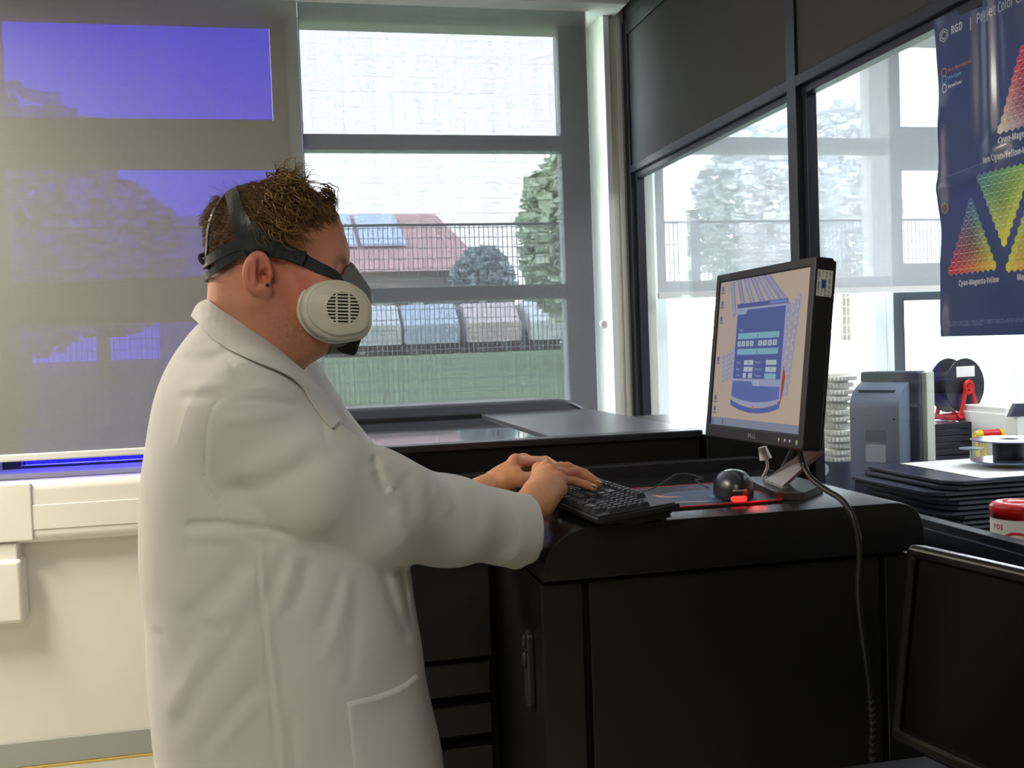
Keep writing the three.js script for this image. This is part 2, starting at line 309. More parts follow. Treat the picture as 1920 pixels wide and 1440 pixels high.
  tree('tree', 'tall green tree at the right edge of the middle window', T(1062, 400, -24).x, -24, T(1055, 285, -24).y - gy, 1.15, 3, g1);
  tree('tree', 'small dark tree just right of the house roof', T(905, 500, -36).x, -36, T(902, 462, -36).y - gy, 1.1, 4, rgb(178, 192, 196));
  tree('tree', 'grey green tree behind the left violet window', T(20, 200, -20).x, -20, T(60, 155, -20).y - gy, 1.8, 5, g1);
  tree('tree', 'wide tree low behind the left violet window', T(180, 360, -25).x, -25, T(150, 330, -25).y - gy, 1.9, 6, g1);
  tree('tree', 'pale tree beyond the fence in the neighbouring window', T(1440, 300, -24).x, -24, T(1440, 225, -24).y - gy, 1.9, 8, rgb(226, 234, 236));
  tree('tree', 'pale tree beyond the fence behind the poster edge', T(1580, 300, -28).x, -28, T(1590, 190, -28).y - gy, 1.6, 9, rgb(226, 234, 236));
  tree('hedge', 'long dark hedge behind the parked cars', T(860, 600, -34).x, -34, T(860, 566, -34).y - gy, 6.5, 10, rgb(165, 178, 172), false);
  // parked cars in front of the hedge
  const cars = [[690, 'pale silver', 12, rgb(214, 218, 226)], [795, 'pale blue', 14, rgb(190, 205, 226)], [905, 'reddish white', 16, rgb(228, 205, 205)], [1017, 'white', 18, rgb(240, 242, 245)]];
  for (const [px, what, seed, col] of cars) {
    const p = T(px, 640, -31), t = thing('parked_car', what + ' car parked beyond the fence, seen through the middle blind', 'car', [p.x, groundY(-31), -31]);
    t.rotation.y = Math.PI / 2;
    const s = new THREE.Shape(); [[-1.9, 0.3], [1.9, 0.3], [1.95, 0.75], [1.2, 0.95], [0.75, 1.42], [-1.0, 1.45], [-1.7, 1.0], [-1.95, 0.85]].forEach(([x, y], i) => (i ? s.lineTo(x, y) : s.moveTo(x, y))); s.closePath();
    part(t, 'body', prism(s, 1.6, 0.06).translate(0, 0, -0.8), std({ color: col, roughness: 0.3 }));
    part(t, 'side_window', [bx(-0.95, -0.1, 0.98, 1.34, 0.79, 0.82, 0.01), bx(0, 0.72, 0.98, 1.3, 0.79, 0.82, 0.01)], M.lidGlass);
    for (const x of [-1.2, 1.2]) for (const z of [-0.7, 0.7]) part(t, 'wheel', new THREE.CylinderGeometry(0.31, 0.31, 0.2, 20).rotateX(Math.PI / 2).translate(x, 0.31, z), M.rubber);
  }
  // concrete post seen through the neighbouring window
  const pp = T(1300, 480, -12.4), tp = T(1300, 400, -12.4); solo('concrete_post', [bx(pp.x - 0.06, pp.x + 0.06, gy, tp.y, -12.46, -12.34, 0.01), bx(pp.x - 0.075, pp.x + 0.075, tp.y, tp.y + 0.04, -12.475, -12.325, 0.01)], std({ color: rgb(130, 136, 146), roughness: 0.8 }), 'grey square post in front of the fence, seen through the partition glass', 'post');
}
// ---------------------------------------------------------------- the big black printer with its console
const DESK = 1.137, ZC = -1.70, ZB = -2.25, LIDY = 1.233, LX = 0.948;
{
  const t = thing('printer', 'large black industrial printer with a curved console top beside the man', 'printer', [0, 0, 0]);
  // console cap: rounded top corners, runs back to the printer
  const cap = new THREE.Shape();
  cap.moveTo(0.405, 1.046); cap.lineTo(0.405, 1.062); cap.bezierCurveTo(0.410, 1.105, 0.44, DESK, 0.515, DESK); cap.lineTo(1.065, DESK); cap.bezierCurveTo(1.105, DESK, 1.127, 1.115, 1.127, 1.075); cap.lineTo(1.127, 1.052); cap.lineTo(1.122, 1.046); cap.closePath();
  part(t, 'console_top', toCreasedNormals(prism(cap, 0.56, 0.003, 3, 32), 0.5).translate(0, 0, ZB + 0.01), M.consoleTop);
  part(t, 'console_core', bx(0.42, 1.112, 0.02, 1.05, ZB, ZC - 0.022, 0.002), M.gap);
  part(t, 'stile', bx(0.405, 0.479, 0.06, 1.037, ZB, ZC, 0.003), M.printerBlack);
  part(t, 'door_panel', bx(0.490, 1.047, 0.06, 1.037, ZC - 0.02, ZC, 0.003), M.printerBlack);
  part(t, 'stile', bx(1.058, 1.124, 0.06, 1.037, ZB, ZC, 0.003), M.printerBlack);
  part(t, 'plinth', bx(0.43, 1.10, 0, 0.06, ZB, ZC - 0.04, 0.002), M.gap);
  // latch plate on the left side of the console
  const lp = (px, py) => onX(px, py, 0.405), c0 = lp(997, 1180), c1 = lp(997, 1318), zz = (lp(990, 1250).z + lp(1008, 1250).z) / 2;
  const s = rrect(-0.018, 0.018, 0, c0.y - c1.y, 0.016);
  const latch = part(t, 'latch', prism(s, 0.012, 0.003).rotateY(-Math.PI / 2).translate(0.405, c1.y, zz), M.printerGrey, 'black latch plate with two round keys');
  for (const k of [0.62, 0.86]) part(latch, 'key', new THREE.SphereGeometry(0.009, 16, 12).scale(0.5, 1.5, 1).translate(0.391, c1.y + (c0.y - c1.y) * k, zz), M.printerGrey);
  part(latch, 'seam', bx(0.390, 0.394, c1.y + (c0.y - c1.y) * 0.74, c1.y + (c0.y - c1.y) * 0.75, zz - 0.017, zz + 0.017, 0.0005), M.gap);
  // printer body behind the console: front face with louvres
  const ZF = -2.10, XL = -0.12;
  part(t, 'body', bx(XL + 0.01, 1.1, 0.03, 1.14, -3.3, ZB - 0.004, 0.004), M.gap);
  part(t, 'front_panel', bx(XL, 0.392, 0.800, 1.155, ZB - 0.05, ZF, 0.004), M.printerGrey);
  for (let i = 0; i < 7; i++) { const y1 = 0.792 - i * 0.0885; part(t, 'slat', bx(XL, 0.386, y1 - (i ? 0.064 : 0.068), y1, ZB - 0.02, ZF + 0.004, 0.004), M.printerGrey); }
  part(t, 'front_core', bx(XL + 0.01, 0.405, 0.03, 0.80, ZB - 0.06, ZF - 0.03, 0.002), M.gap);
  // side of the body toward the partition
  part(t, 'side_panel', bx(1.085, 1.115, 0.06, 1.13, -3.25, ZB - 0.002, 0.003), M.printerBlack);
  // raised panel behind the keyboard with a rounded right corner
  const rp = new THREE.Shape(); rp.moveTo(XL, 1.13); rp.lineTo(1.098, 1.13); rp.bezierCurveTo(1.098, 1.148, 1.086, 1.166, 1.05, 1.166); rp.lineTo(XL, 1.166); rp.closePath();
  part(t, 'back_panel', prism(rp, 0.05, 0.003).translate(0, 0, ZB - 0.035), M.printerGrey);
  // lid carcass, rim, glass window and matte cover, hinge hump at the back
  const ZL = -2.275, ZK = -3.24;
  part(t, 'lid_base', bx(XL, LX - 0.004, 1.14, LIDY - 0.016, ZK, ZL - 0.012, 0.003), M.gap);
  const GX = 0.592;
  part(t, 'lid_rim', bx(XL, LX, LIDY - 0.017, LIDY, ZL - 0.05, ZL, 0.004), M.printerGrey);
  part(t, 'lid_rim', bx(XL, GX, LIDY - 0.017, LIDY, ZK, ZK + 0.03, 0.002), M.printerGrey);
  part(t, 'lid_window', bx(XL, GX - 0.012, LIDY - 0.014, LIDY - 0.007, ZK + 0.03, ZL - 0.05, 0.001), M.lidGlass, 'glossy dark glass window in the lid');
  part(t, 'lid_cover', bx(GX, LX, LIDY - 0.017, LIDY, ZK, ZL - 0.052, 0.003), M.lidGrey, 'matte grey cover right of the lid window');
  const hump = new THREE.Shape(); hump.moveTo(XL, 0); hump.lineTo(LX, 0); hump.bezierCurveTo(LX - 0.03, 0.012, LX - 0.05, 0.040, LX - 0.12, 0.040); hump.lineTo(XL, 0.040); hump.closePath();
  part(t, 'hinge_cover', prism(hump, 0.16, 0.010, 4).translate(0, LIDY - 0.004, ZK - 0.14), M.lidGrey);
  part(t, 'side_housing', bx(LX + 0.004, 1.21, 1.1, 1.222, -2.95, ZL + 0.012, 0.004), M.printerBlack);
}
// ---------------------------------------------------------------- keyboard
{
  const yaw = rad(4), pitch = rad(5.2), K = thing('keyboard', 'black full size keyboard under the hands on the console', 'keyboard', [0.488, DESK + 0.004, -1.628]);
  // own axes: x to the far (number row) side, z from the near end (numpad) into the distance; local +z = away is -z in the world
  K.rotation.set(0, yaw, pitch, 'YXZ');
  const L = 0.442, W = 0.152;
  part(K, 'case', [bx(0, W, 0.006, 0.0165, -L, 0, 0.003), bx(0.006, W - 0.006, 0.0165, 0.0180, -L + 0.006, -0.006, 0.0006)], M.plasticBlack);
  part(K, 'base', [bx(0.012, W - 0.01, -0.001, 0.007, -L + 0.012, -0.014, 0.002), bx(0.055, W - 0.012, -0.008, 0.002, -L + 0.014, -0.016, 0.002)], M.rubber);
  part(K, 'plate', bx(0.008, W - 0.008, 0.0172, 0.0186, -L + 0.008, -0.008, 0.0003), M.plateGrey);
  for (const z of [-0.03, -L + 0.06]) part(K, 'foot', bx(W - 0.022, W - 0.014, -0.017, 0.006, z - 0.03, z, 0.002), M.rubber);
  const U = 0.01905, capG = new Map();
  function cap(w, d) { // tapered keycap with a dished top; w across rows, d along the row
    const id = w + '_' + d; if (capG.has(id)) return capG.get(id);
    const a = w * U / 2 - 0.0005, b = d * U / 2 - 0.0005, h = 0.0088, k = 0.0032;
    const ring = (x, z, y) => [[-x, y, -z], [x, y, -z], [x, y, z], [-x, y, z]];
    const A = ring(a, b, 0), B = ring(a - k * 0.75, b - k, h - 0.0008), C = ring(a - k * 0.75 - 0.0012, b - k - 0.0012, h), D = ring(a * 0.3, b * 0.3, h - 0.0007), v = [], q = (p, r, s, t) => v.push(...p, ...s, ...r, ...p, ...t, ...s);
    for (const [R, S] of [[A, B], [B, C], [C, D]]) for (let i = 0; i < 4; i++) { const j = (i + 1) % 4; q(R[i], R[j], S[j], S[i]); }
    q(D[0], D[1], D[2], D[3]);
    const g = new THREE.BufferGeometry(); g.setAttribute('position', new THREE.BufferAttribute(new Float32Array(v), 3)); g.computeVertexNormals(); capG.set(id, g); return g;
  }
  // rows counted from the user: [x of row centre, [[start along the row in key units from the far (left) end, length]...]]
  const rowX = [0, 1, 2, 3, 4].map((r) => 0.0165 + r * U).concat([0.0165 + 5.45 * U]), rows = [];
  rows[0] = [[0, 1.25], [1.25, 1.25], [2.5, 1.25], [3.75, 6.25], [10, 1.25], [11.25, 1.25], [12.5, 1.25], [13.75, 1.25], [15.25, 1], [16.25, 1], [17.25, 1], [18.5, 2], [20.5, 1]];
  rows[1] = [[0, 2.25], ...Array.from({ length: 10 }, (_, i) => [2.25 + i, 1]), [12.25, 2.75], [16.25, 1], [18.5, 1], [19.5, 1], [20.5, 1]];
  rows[2] = [[0, 1.75], ...Array.from({ length: 11 }, (_, i) => [1.75 + i, 1]), [12.75, 2.25], [18.5, 1], [19.5, 1], [20.5, 1]];
  rows[3] = [[0, 1.5], ...Array.from({ length: 12 }, (_, i) => [1.5 + i, 1]), [13.5, 1.5], [15.25, 1], [16.25, 1], [17.25, 1], [18.5, 1], [19.5, 1], [20.5, 1]];
  rows[4] = [...Array.from({ length: 13 }, (_, i) => [i, 1]), [13, 2], [15.25, 1], [16.25, 1], [17.25, 1], [18.5, 1], [19.5, 1], [20.5, 1], [21.5, 1]];
  rows[5] = [[0, 1], ...[2, 3, 4, 5, 6.5, 7.5, 8.5, 9.5, 11, 12, 13, 14].map((s) => [s, 1]), [15.25, 1], [16.25, 1], [17.25, 1]];
  rows[0][12] = [20.5, 1]; rows[1].push([21.5, 1]); rows[2].push([21.5, 1]); rows[3].push([21.5, 1]);
  for (const [r, row] of rows.entries()) for (const [s, w] of row) {
    const m = part(K, 'key', cap(1, w), M.keyBlack); m.position.set(rowX[r], 0.0186, -L + 0.0105 + (s + w / 2) * U * 0.985);
  }
  // indicator lamps and their print
  part(K, 'indicator_light', [0, 1, 2].map((i) => new THREE.CylinderGeometry(0.001, 0.001, 0.0006, 8).translate(0.128, 0.0190, -0.028 - i * 0.018)), std({ color: rgb(210, 215, 235), roughness: 0.4 }));
}
// ---------------------------------------------------------------- mouse pad, mouse
{
  const x0 = 0.632, x1 = 0.897, z0 = -2.03, z1 = -1.768, y = DESK;
  const pad = thing('mouse_pad', 'dark blue printed mouse pad with a red rim under the mouse', 'mouse pad', [x0, y, z0]), w = x1 - x0, d = z1 - z0;
  part(pad, 'base', prism(rrect(0, w, 0, d, 0.012), 0.004, 0.0006).rotateX(Math.PI / 2).translate(0, 0.004, 0), M.rubber);
  const rim = rrect(0, w, 0, d, 0.012); rim.holes.push(rrect(0.0045, w - 0.0045, 0.0045, d - 0.0045, 0.009, new THREE.Path()));
  part(pad, 'rim', prism(rim, 0.0022, 0.0004).rotateX(Math.PI / 2).translate(0, 0.0062, 0), std({ color: rgb(190, 20, 30), roughness: 0.5 }));
  const art = canvasTex(512, 512, (g, W, H) => {
    g.fillStyle = 'rgb(34,40,58)'; g.fillRect(0, 0, W, H); const r = rng(4);
    for (let i = 0; i < 60; i++) { g.fillStyle = `rgba(${40 + r() * 40},${48 + r() * 40},${70 + r() * 50},0.25)`; g.beginPath(); g.ellipse(r() * W, r() * H, 30 + r() * 60, 8 + r() * 18, r() * 3, 0, 7); g.fill(); }
    g.fillStyle = 'rgb(62,80,122)'; g.beginPath(); g.ellipse(270, 300, 150, 130, 0, 0, 7); g.fill();
    g.strokeStyle = 'rgb(150,170,205)'; g.lineWidth = 5; g.beginPath(); g.ellipse(270, 300, 150, 130, 0, 0.6, 5.2); g.stroke();
    g.fillStyle = 'rgb(70,150,215)'; g.beginPath(); g.ellipse(350, 350, 60, 40, 0.3, 0, 7); g.fill();
    g.fillStyle = 'rgb(214,160,128)'; g.beginPath(); g.moveTo(20, 150); g.quadraticCurveTo(110, 150, 150, 250); g.lineTo(205, 300); g.lineTo(150, 290); g.quadraticCurveTo(80, 230, 20, 220); g.fill();
    g.strokeStyle = 'rgb(222,176,168)'; g.lineWidth = 12; g.beginPath(); g.moveTo(40, 395); g.quadraticCurveTo(160, 405, 240, 440); g.stroke();
    g.fillStyle = 'rgb(225,235,240)'; g.beginPath(); g.arc(440, 70, 20, 0, 7); g.fill(); g.fillStyle = 'rgb(60,150,220)'; g.beginPath(); g.arc(452, 78, 13, 0, 7); g.fill();
  });
  const top = bx(0.004, w - 0.004, 0.0036, 0.0056, 0.004, d - 0.004, 0.0004);
  { const p = top.attributes.position, uv = top.attributes.uv; for (let i = 0; i < p.count; i++) uv.setXY(i, p.getX(i) / w, 1 - p.getZ(i) / d); }
  part(pad, 'printed_surface', top, std({ map: art, roughness: 0.55 }));
  // mouse: rounded shell seen from behind, lit red underneath
  const m = thing('mouse', 'black computer mouse glowing red at its back on the mouse pad', 'mouse', [0.822, y + 0.0062, -1.832]);
  m.rotation.y = rad(-14);
  const shell = new THREE.SphereGeometry(1, 48, 32), p = shell.attributes.position;
  for (let i = 0; i < p.count; i++) {
    let x = p.getX(i), yy = p.getY(i), z = p.getZ(i); const yb = Math.max(yy, -0.16), rr = Math.pow(1 - Math.pow(Math.abs(Math.max(yb, 0)), 2.6), 1 / 2.3) / Math.max(1e-3, Math.hypot(x, z));
    if (yb > -0.15) { x *= Math.min(rr, 3); z *= Math.min(rr, 3); }
    const taper = yb < 0 ? 1 + yb * 0.35 : 1;
    p.setXYZ(i, x * 0.0375 * taper * (1 - 0.06 * z), (yb + 0.16) * 0.046 * (1 + 0.06 * z), z * 0.060 * taper);
  }
  shell.computeVertexNormals();
  part(m, 'shell', shell, phys({ color: rgb(28, 31, 40), roughness: 0.32, clearcoat: 0.3, clearcoatRoughness: 0.3 }));
  const word = canvasTex(256, 64, (g, W, H) => { g.clearRect(0, 0, W, H); g.fillStyle = 'rgb(190,192,198)'; g.font = 'bold italic 50px sans-serif'; g.textAlign = 'center'; g.fillText('Microsoft', W / 2, 48); });
  const wl = new THREE.PlaneGeometry(0.030, 0.0075, 8, 1); { const q = wl.attributes.position; for (let i = 0; i < q.count; i++) { const x = q.getX(i); q.setZ(i, -x * x * 9); } } wl.computeVertexNormals();
  part(m, 'lettering', wl.rotateX(rad(-12)).translate(0, 0.0215, 0.0628), std({ map: word, transparent: true, roughness: 0.4 }), 'pale printed word on the back');
  const glow = new THREE.SphereGeometry(0.014, 24, 16).scale(1.1, 0.62, 0.6).translate(0, 0.0052, 0.0535);
  part(m, 'tail_light', glow, std({ color: rgb(120, 8, 8), emissive: new THREE.Color(1, 0.03, 0.02), emissiveIntensity: 2.2, roughness: 0.3 }), 'red glowing light');
  const L = new THREE.PointLight(0xff1408, 0.0035); L.position.set(0.8375, y + 0.0135, -1.757); L.castShadow = true; scene.add(L);
  part(m, 'wheel', new THREE.CylinderGeometry(0.011, 0.011, 0.007, 20).rotateZ(Math.PI / 2).translate(0, 0.040, -0.028), M.rubber);
  const a = at(1338, 905, 1.99), cord = [[0.795, y + 0.018, -1.890], [0.78, y + 0.030, -1.915], at(1318, 897, 2.02), at(1290, 889, 2.03), at(1268, 890, 2.02), at(1248, 902, 2.0), at(1225, 915, 1.98), at(1205, 921, 2.0)].map((q) => (q.isVector3 ? q : V(...q)));
  const cg = solo('mouse_cable', tube(cord, 0.0016, 90, 7), std({ color: rgb(70, 70, 74), roughness: 0.4 }), 'thin grey mouse cable arching from the mouse to the keyboard', 'cable');
}
// ---------------------------------------------------------------- monitor on the console
{
  // screen plane: runs along z, faces -x, leans back
  const A = at(1346, 517, 2.17), B = at(1533, 479, 1.79), Cn = at(1506, 846, 1.79), Df = at(1323, 817, 2.17);
  const mid = A.clone().add(B).add(Cn).add(Df).multiplyScalar(0.25), ux = B.clone().sub(A).add(Cn.clone().sub(Df)).normalize();
  let uy = A.clone().sub(Df).add(B.clone().sub(Cn)).normalize(); const uz = ux.clone().cross(uy).normalize(); uy = uz.clone().cross(ux).normalize();
  const w = (A.distanceTo(B) + Df.distanceTo(Cn)) / 2, h = (A.distanceTo(Df) + B.distanceTo(Cn)) / 2;
  const t = thing('monitor', 'black monitor on the console showing a blue dialog window', 'monitor', [mid.x, DESK, mid.z]);
  const face = new THREE.Matrix4().makeBasis(ux, uy, uz).setPosition(0, mid.y - DESK, 0);
  const put = (g) => g.applyMatrix4(face), hw = w / 2, hh = h / 2, BZ = 0.0155, BB = 0.027, BT = 0.017;
  const fr = rrect(-hw, hw, -hh, hh, 0.006); fr.holes.push(rrect(-hw + BZ, hw - BZ - 0.004, -hh + BB, hh - BT, 0.001, new THREE.Path()));
  part(t, 'bezel', put(prism(fr, 0.036, 0.003, 3).translate(0, 0, -0.034)), M.plasticBlack);
  part(t, 'back_cover', put(merge([bx(-hw + 0.004, hw - 0.004, -hh + 0.004, hh - 0.004, -0.042, -0.012, 0.004), bx(-hw * 0.6, hw * 0.6, -hh * 0.7, hh * 0.6, -0.072, -0.03, 0.014, 4)])), M.plasticBlack);
  const scr = canvasTex(1024, 820, (g, W, H) => {
    const bg = g.createLinearGradient(0, 0, W, H); bg.addColorStop(0, 'rgb(205,186,176)'); bg.addColorStop(1, 'rgb(222,196,172)'); g.fillStyle = bg; g.fillRect(0, 0, W, H);
    const bead = (x, y, r, c) => { g.fillStyle = `rgba(${c},0.7)`; g.beginPath(); g.ellipse(x, y, r, r * 1.15, 0.5, 0, 7); g.fill(); g.fillStyle = 'rgba(215,220,240,0.55)'; g.beginPath(); g.ellipse(x - r * 0.25, y - r * 0.3, r * 0.45, r * 0.4, 0, 0, 7); g.fill(); };
    for (let k = 0; k < 6; k++) for (let i = 0; i < 15; i++) bead(150 + k * 78 + i * (4 + k * 3.2), -10 + i * 14, 22, k % 2 ? '136,144,198' : '150,156,204');
    for (let k = 0; k < 3; k++) for (let i = 0; i < 12; i++) bead(835 + k * 46 - i * 6, 150 + i * 42 + (2 - k) * 20, 21, '158,166,214');
    for (let k = 0; k < 4; k++) for (let i = 0; i < 6; i++) bead(105 + k * 40 + i * 4, 430 + i * 26 - k * 8, 17, '160,168,214');
    g.fillStyle = 'rgb(205,30,30)'; g.beginPath(); g.moveTo(815, 480); g.lineTo(838, 540); g.lineTo(825, 610); g.lineTo(800, 690); g.lineTo(770, 690); g.lineTo(800, 590); g.fill();
    // dialog
    const x0 = 238, x1 = 806, y0 = 158;
    g.fillStyle = 'rgb(70,92,166)'; g.fillRect(x0, y0 - 18, x1 - x0 + 6, 24); g.fillStyle = 'rgb(120,150,215)'; g.fillRect(x0 + 380, y0 - 14, x1 - x0 - 386, 14);
    g.fillStyle = 'rgb(172,184,220)'; g.beginPath(); g.moveTo(x0, y0 + 6); g.lineTo(x1 + 4, y0 + 6); g.lineTo(x1 - 4, 660); g.quadraticCurveTo(520, 740, x0 - 6, 660); g.fill();
    g.fillStyle = 'rgb(84,110,190)'; g.beginPath(); g.moveTo(x0 - 4, 668); g.quadraticCurveTo(520, 746, x1 - 2, 668); g.lineTo(x1 - 8, 700); g.quadraticCurveTo(520, 770, x0 + 2, 700); g.fill();
    g.fillStyle = 'rgb(74,98,178)'; g.beginPath(); g.moveTo(x0 + 10, 200); g.lineTo(x0 + 110, 200); g.lineTo(x0 + 130, 176); g.lineTo(x1 - 14, 176); g.lineTo(x1 - 18, 552); g.lineTo(x0 + 8, 552); g.fill();
    g.fillStyle = 'rgb(92,118,196)'; g.beginPath(); g.moveTo(x0 + 8, 566); g.lineTo(x0 + 230, 566); g.lineTo(x0 + 250, 590); g.lineTo(x1 - 20, 590); g.lineTo(x1 - 20, 652); g.quadraticCurveTo(520, 700, x0 + 6, 650); g.fill();
    g.fillStyle = 'rgb(225,232,246)'; g.fillRect(x0 + 260, 562, 50, 24); g.fillStyle = 'rgb(60,80,160)'; g.font = 'bold 22px sans-serif'; g.fillText('CSI', x0 + 264, 582);
    g.fillStyle = 'rgb(140,205,226)'; g.fillRect(x0 + 36, 304, 470, 32); g.fillRect(x0 + 36, 390, 470, 32);
    g.fillStyle = 'rgb(205,222,238)'; for (let i = 0; i < 4; i++) { g.fillRect(x0 + 36 + i * 50, 348, 40, 28); g.fillRect(x0 + 280 + i * 54, 348, 44, 28); }
    for (const [x, y, w2] of [[130, 452, 110], [382, 452, 116], [130, 488, 110], [382, 488, 116], [126, 522, 36], [190, 522, 46], [382, 524, 116]]) g.fillRect(x0 + x, y, w2, 26);
    g.fillStyle = 'rgb(140,205,226)'; g.fillRect(x0 + 376, 522, 116, 26);
    g.fillStyle = 'rgb(200,212,240)'; g.font = '17px sans-serif'; for (const [s2, x, y] of [['Range', 40, 470], ['Selected', 262, 470], ['Speed', 40, 506], ['Max Value', 262, 506], ['X Scan', 40, 540], ['Print bed', 262, 540], ['Model', 46, 292]]) g.fillText(s2, x0 + x, y);
    g.fillStyle = 'rgb(40,52,110)'; g.font = 'bold 17px sans-serif'; for (let i = 0; i < 4; i++) { g.fillText('25', x0 + 46 + i * 50, 368); g.fillText('25', x0 + 292 + i * 54, 368); }
    g.fillText('25', x0 + 262, 327); g.fillText('25', x0 + 262, 413); g.fillText('32', x0 + 176, 471); g.fillText('2', x0 + 180, 507); g.fillText('13', x0 + 430, 507);
    g.fillStyle = 'rgb(225,120,130)'; g.fillRect(x0 + 262, 694, 18, 18);
    // desktop icons and task bar
    for (const y of [30, 112, 200, 430, 650, 712]) { g.fillStyle = 'rgb(86,104,170)'; g.fillRect(26, y, 26, 26); g.fillStyle = 'rgb(120,126,160)'; g.fillRect(18, y + 32, 46, 8); }
    g.fillStyle = 'rgb(146,156,178)'; g.fillRect(0, H - 46, W, 46); g.fillStyle = 'rgb(90,130,200)'; g.beginPath(); g.arc(24, H - 23, 18, 0, 7); g.fill(); g.fillStyle = 'rgb(60,64,90)'; g.fillRect(150, H - 40, 10, 34);
  });
  const sp = new THREE.PlaneGeometry(w - 2 * BZ - 0.003, h - BB - BT + 0.002).translate(-0.002, (BB - BT) / 2, -0.002);
  part(t, 'screen', put(sp), std({ color: rgb(14, 14, 16), roughness: 0.5, emissive: 0xffffff, emissiveMap: scr, emissiveIntensity: 0.5 }), 'lit screen with a blue dialog window');
  const glowL = new THREE.RectAreaLight(0xf2dcd0, 0.3, w - 0.04, h - 0.05); glowL.position.copy(mid).addScaledVector(uz, 0.004); glowL.lookAt(mid.clone().addScaledVector(uz, 1)); scene.add(glowL);
  const logo = canvasTex(256, 96, (g, W, H) => { g.clearRect(0, 0, W, H); g.fillStyle = 'rgb(196,198,204)'; g.font = 'bold 78px sans-serif'; g.textAlign = 'center'; g.fillText('D', 44, 76); g.fillText('L', 158, 76); g.fillText('L', 206, 76); g.save(); g.translate(102, 50); g.rotate(-0.6); g.fillText('E', 0, 26); g.restore(); });
  part(t, 'badge', put(new THREE.PlaneGeometry(0.036, 0.0135).translate(0.010, -hh + 0.0135, 0.0026)), std({ map: logo, transparent: true, roughness: 0.3, metalness: 0.4 }), 'silver maker lettering');
  for (const k of [0, 1, 2, 3]) part(t, 'button', put(new THREE.SphereGeometry(0.0042, 14, 10).scale(0.8, 1.1, 0.5).translate(hw - 0.082 + [0, 0.021, 0.038, 0.062][k], -hh + 0.0125, 0.002)), k === 3 ? std({ color: rgb(170, 190, 120), roughness: 0.3 }) : M.silver);
  const stick = canvasTex(128, 256, (g, W, H) => { g.fillStyle = 'rgb(226,226,222)'; g.fillRect(0, 0, W, H); g.fillStyle = 'rgb(40,40,44)'; const r = rng(9); for (let c = 0; c < 4; c++) for (let y = 8; y < 250; y += 5) if (r() > 0.35) g.fillRect(8 + c * 30, y, 8 + r() * 14, 3); g.fillStyle = 'rgb(40,70,170)'; g.fillRect(40, 96, 34, 78); });
  const sg = new THREE.PlaneGeometry(0.030, 0.046).rotateY(Math.PI / 2).translate(hw + 0.0006, hh - 0.046, -0.017);
  part(t, 'sticker', put(sg), std({ map: stick, roughness: 0.6 }), 'printed white service sticker on the side');
  // stand
  const O = V(mid.x, DESK, mid.z), rel = (v) => v.clone().sub(O);
  const b0 = onY(1450, 938, DESK), b1 = onY(1508, 940, DESK);
  part(t, 'base', (() => { const s = new THREE.Shape(); const q = [[0.889, 1.800], [0.934, 1.766], [1.020, 1.850], [1.025, 1.985], [0.935, 2.01], [0.912, 1.94]]; q.forEach(([x, z], i) => (i ? s.lineTo(x - O.x, z + O.z) : s.moveTo(x - O.x, z + O.z))); s.closePath(); return prism(s, 0.017, 0.002).rotateX(-Math.PI / 2); })(), std({ color: rgb(46, 47, 52), roughness: 0.4 }));
  const n0 = rel(onY(1433, 899, DESK + 0.022)), n1 = rel(onY(1467, 911, DESK + 0.022)), up = rel(at(1506, 846, 1.93)), up1 = rel(at(1540, 846, 1.90));
  { // slanted silver arm from the front of the base up behind the screen
    const mk = (a, b, c, d, th) => { const n = b.clone().sub(a).cross(d.clone().sub(a)).normalize().multiplyScalar(-th), P = [a, b, c, d], Q = P.map((p2) => p2.clone().add(n)), v = [], f = (i, j, k) => v.push(...i.toArray(), ...j.toArray(), ...k.toArray()); f(P[0], P[1], P[2]); f(P[0], P[2], P[3]); f(Q[0], Q[2], Q[1]); f(Q[0], Q[3], Q[2]); for (let i = 0; i < 4; i++) { const j = (i + 1) % 4; f(P[i], Q[i], Q[j]); f(P[i], Q[j], P[j]); } const g = new THREE.BufferGeometry(); g.setAttribute('position', new THREE.BufferAttribute(new Float32Array(v), 3)); g.computeVertexNormals(); return g; };
    const arm = mk(n0, n1, up1, up, 0.007), d0 = n0.clone().setY(0.001), d1 = n1.clone().setY(0.001), foot = mk(d0, d1, n1, n0, 0.012);
    part(t, 'stand_arm', [arm, foot], std({ color: rgb(176, 176, 178), roughness: 0.4, metalness: 0.35 }));
    part(t, 'column', tube([[0.0, 0.012, -0.045], [0.03, 0.06, -0.04], [0.055, 0.14, -0.01]].map(([x, y, z]) => V(x + 0.06, y, z)), 0.016, 20, 14), M.plasticBlack);
  }
  // plug and cables
  const pl = thing('cable_plug', 'pale plastic video plug hanging under the monitor', 'plug', at(1432, 862, 2.06).toArray());
  const e = (px, py, d) => at(px, py, d).sub(pl.position);
  { const a = e(1429, 838, 2.06), b = e(1436, 861, 2.06), dir = b.clone().sub(a), g = new THREE.CylinderGeometry(0.0085, 0.0125, dir.length(), 6).applyQuaternion(new THREE.Quaternion().setFromUnitVectors(V(0, -1, 0), dir.clone().normalize())).translate((a.x + b.x) / 2, (a.y + b.y) / 2, (a.z + b.z) / 2); part(pl, 'plug_body', g, M.whitePlastic); }
  part(pl, 'cord', tube([e(1436, 859, 2.06), e(1439, 872, 2.07), e(1436, 884, 2.09), e(1431, 893, 2.13)], 0.0032, 24, 8), M.whitePlastic);
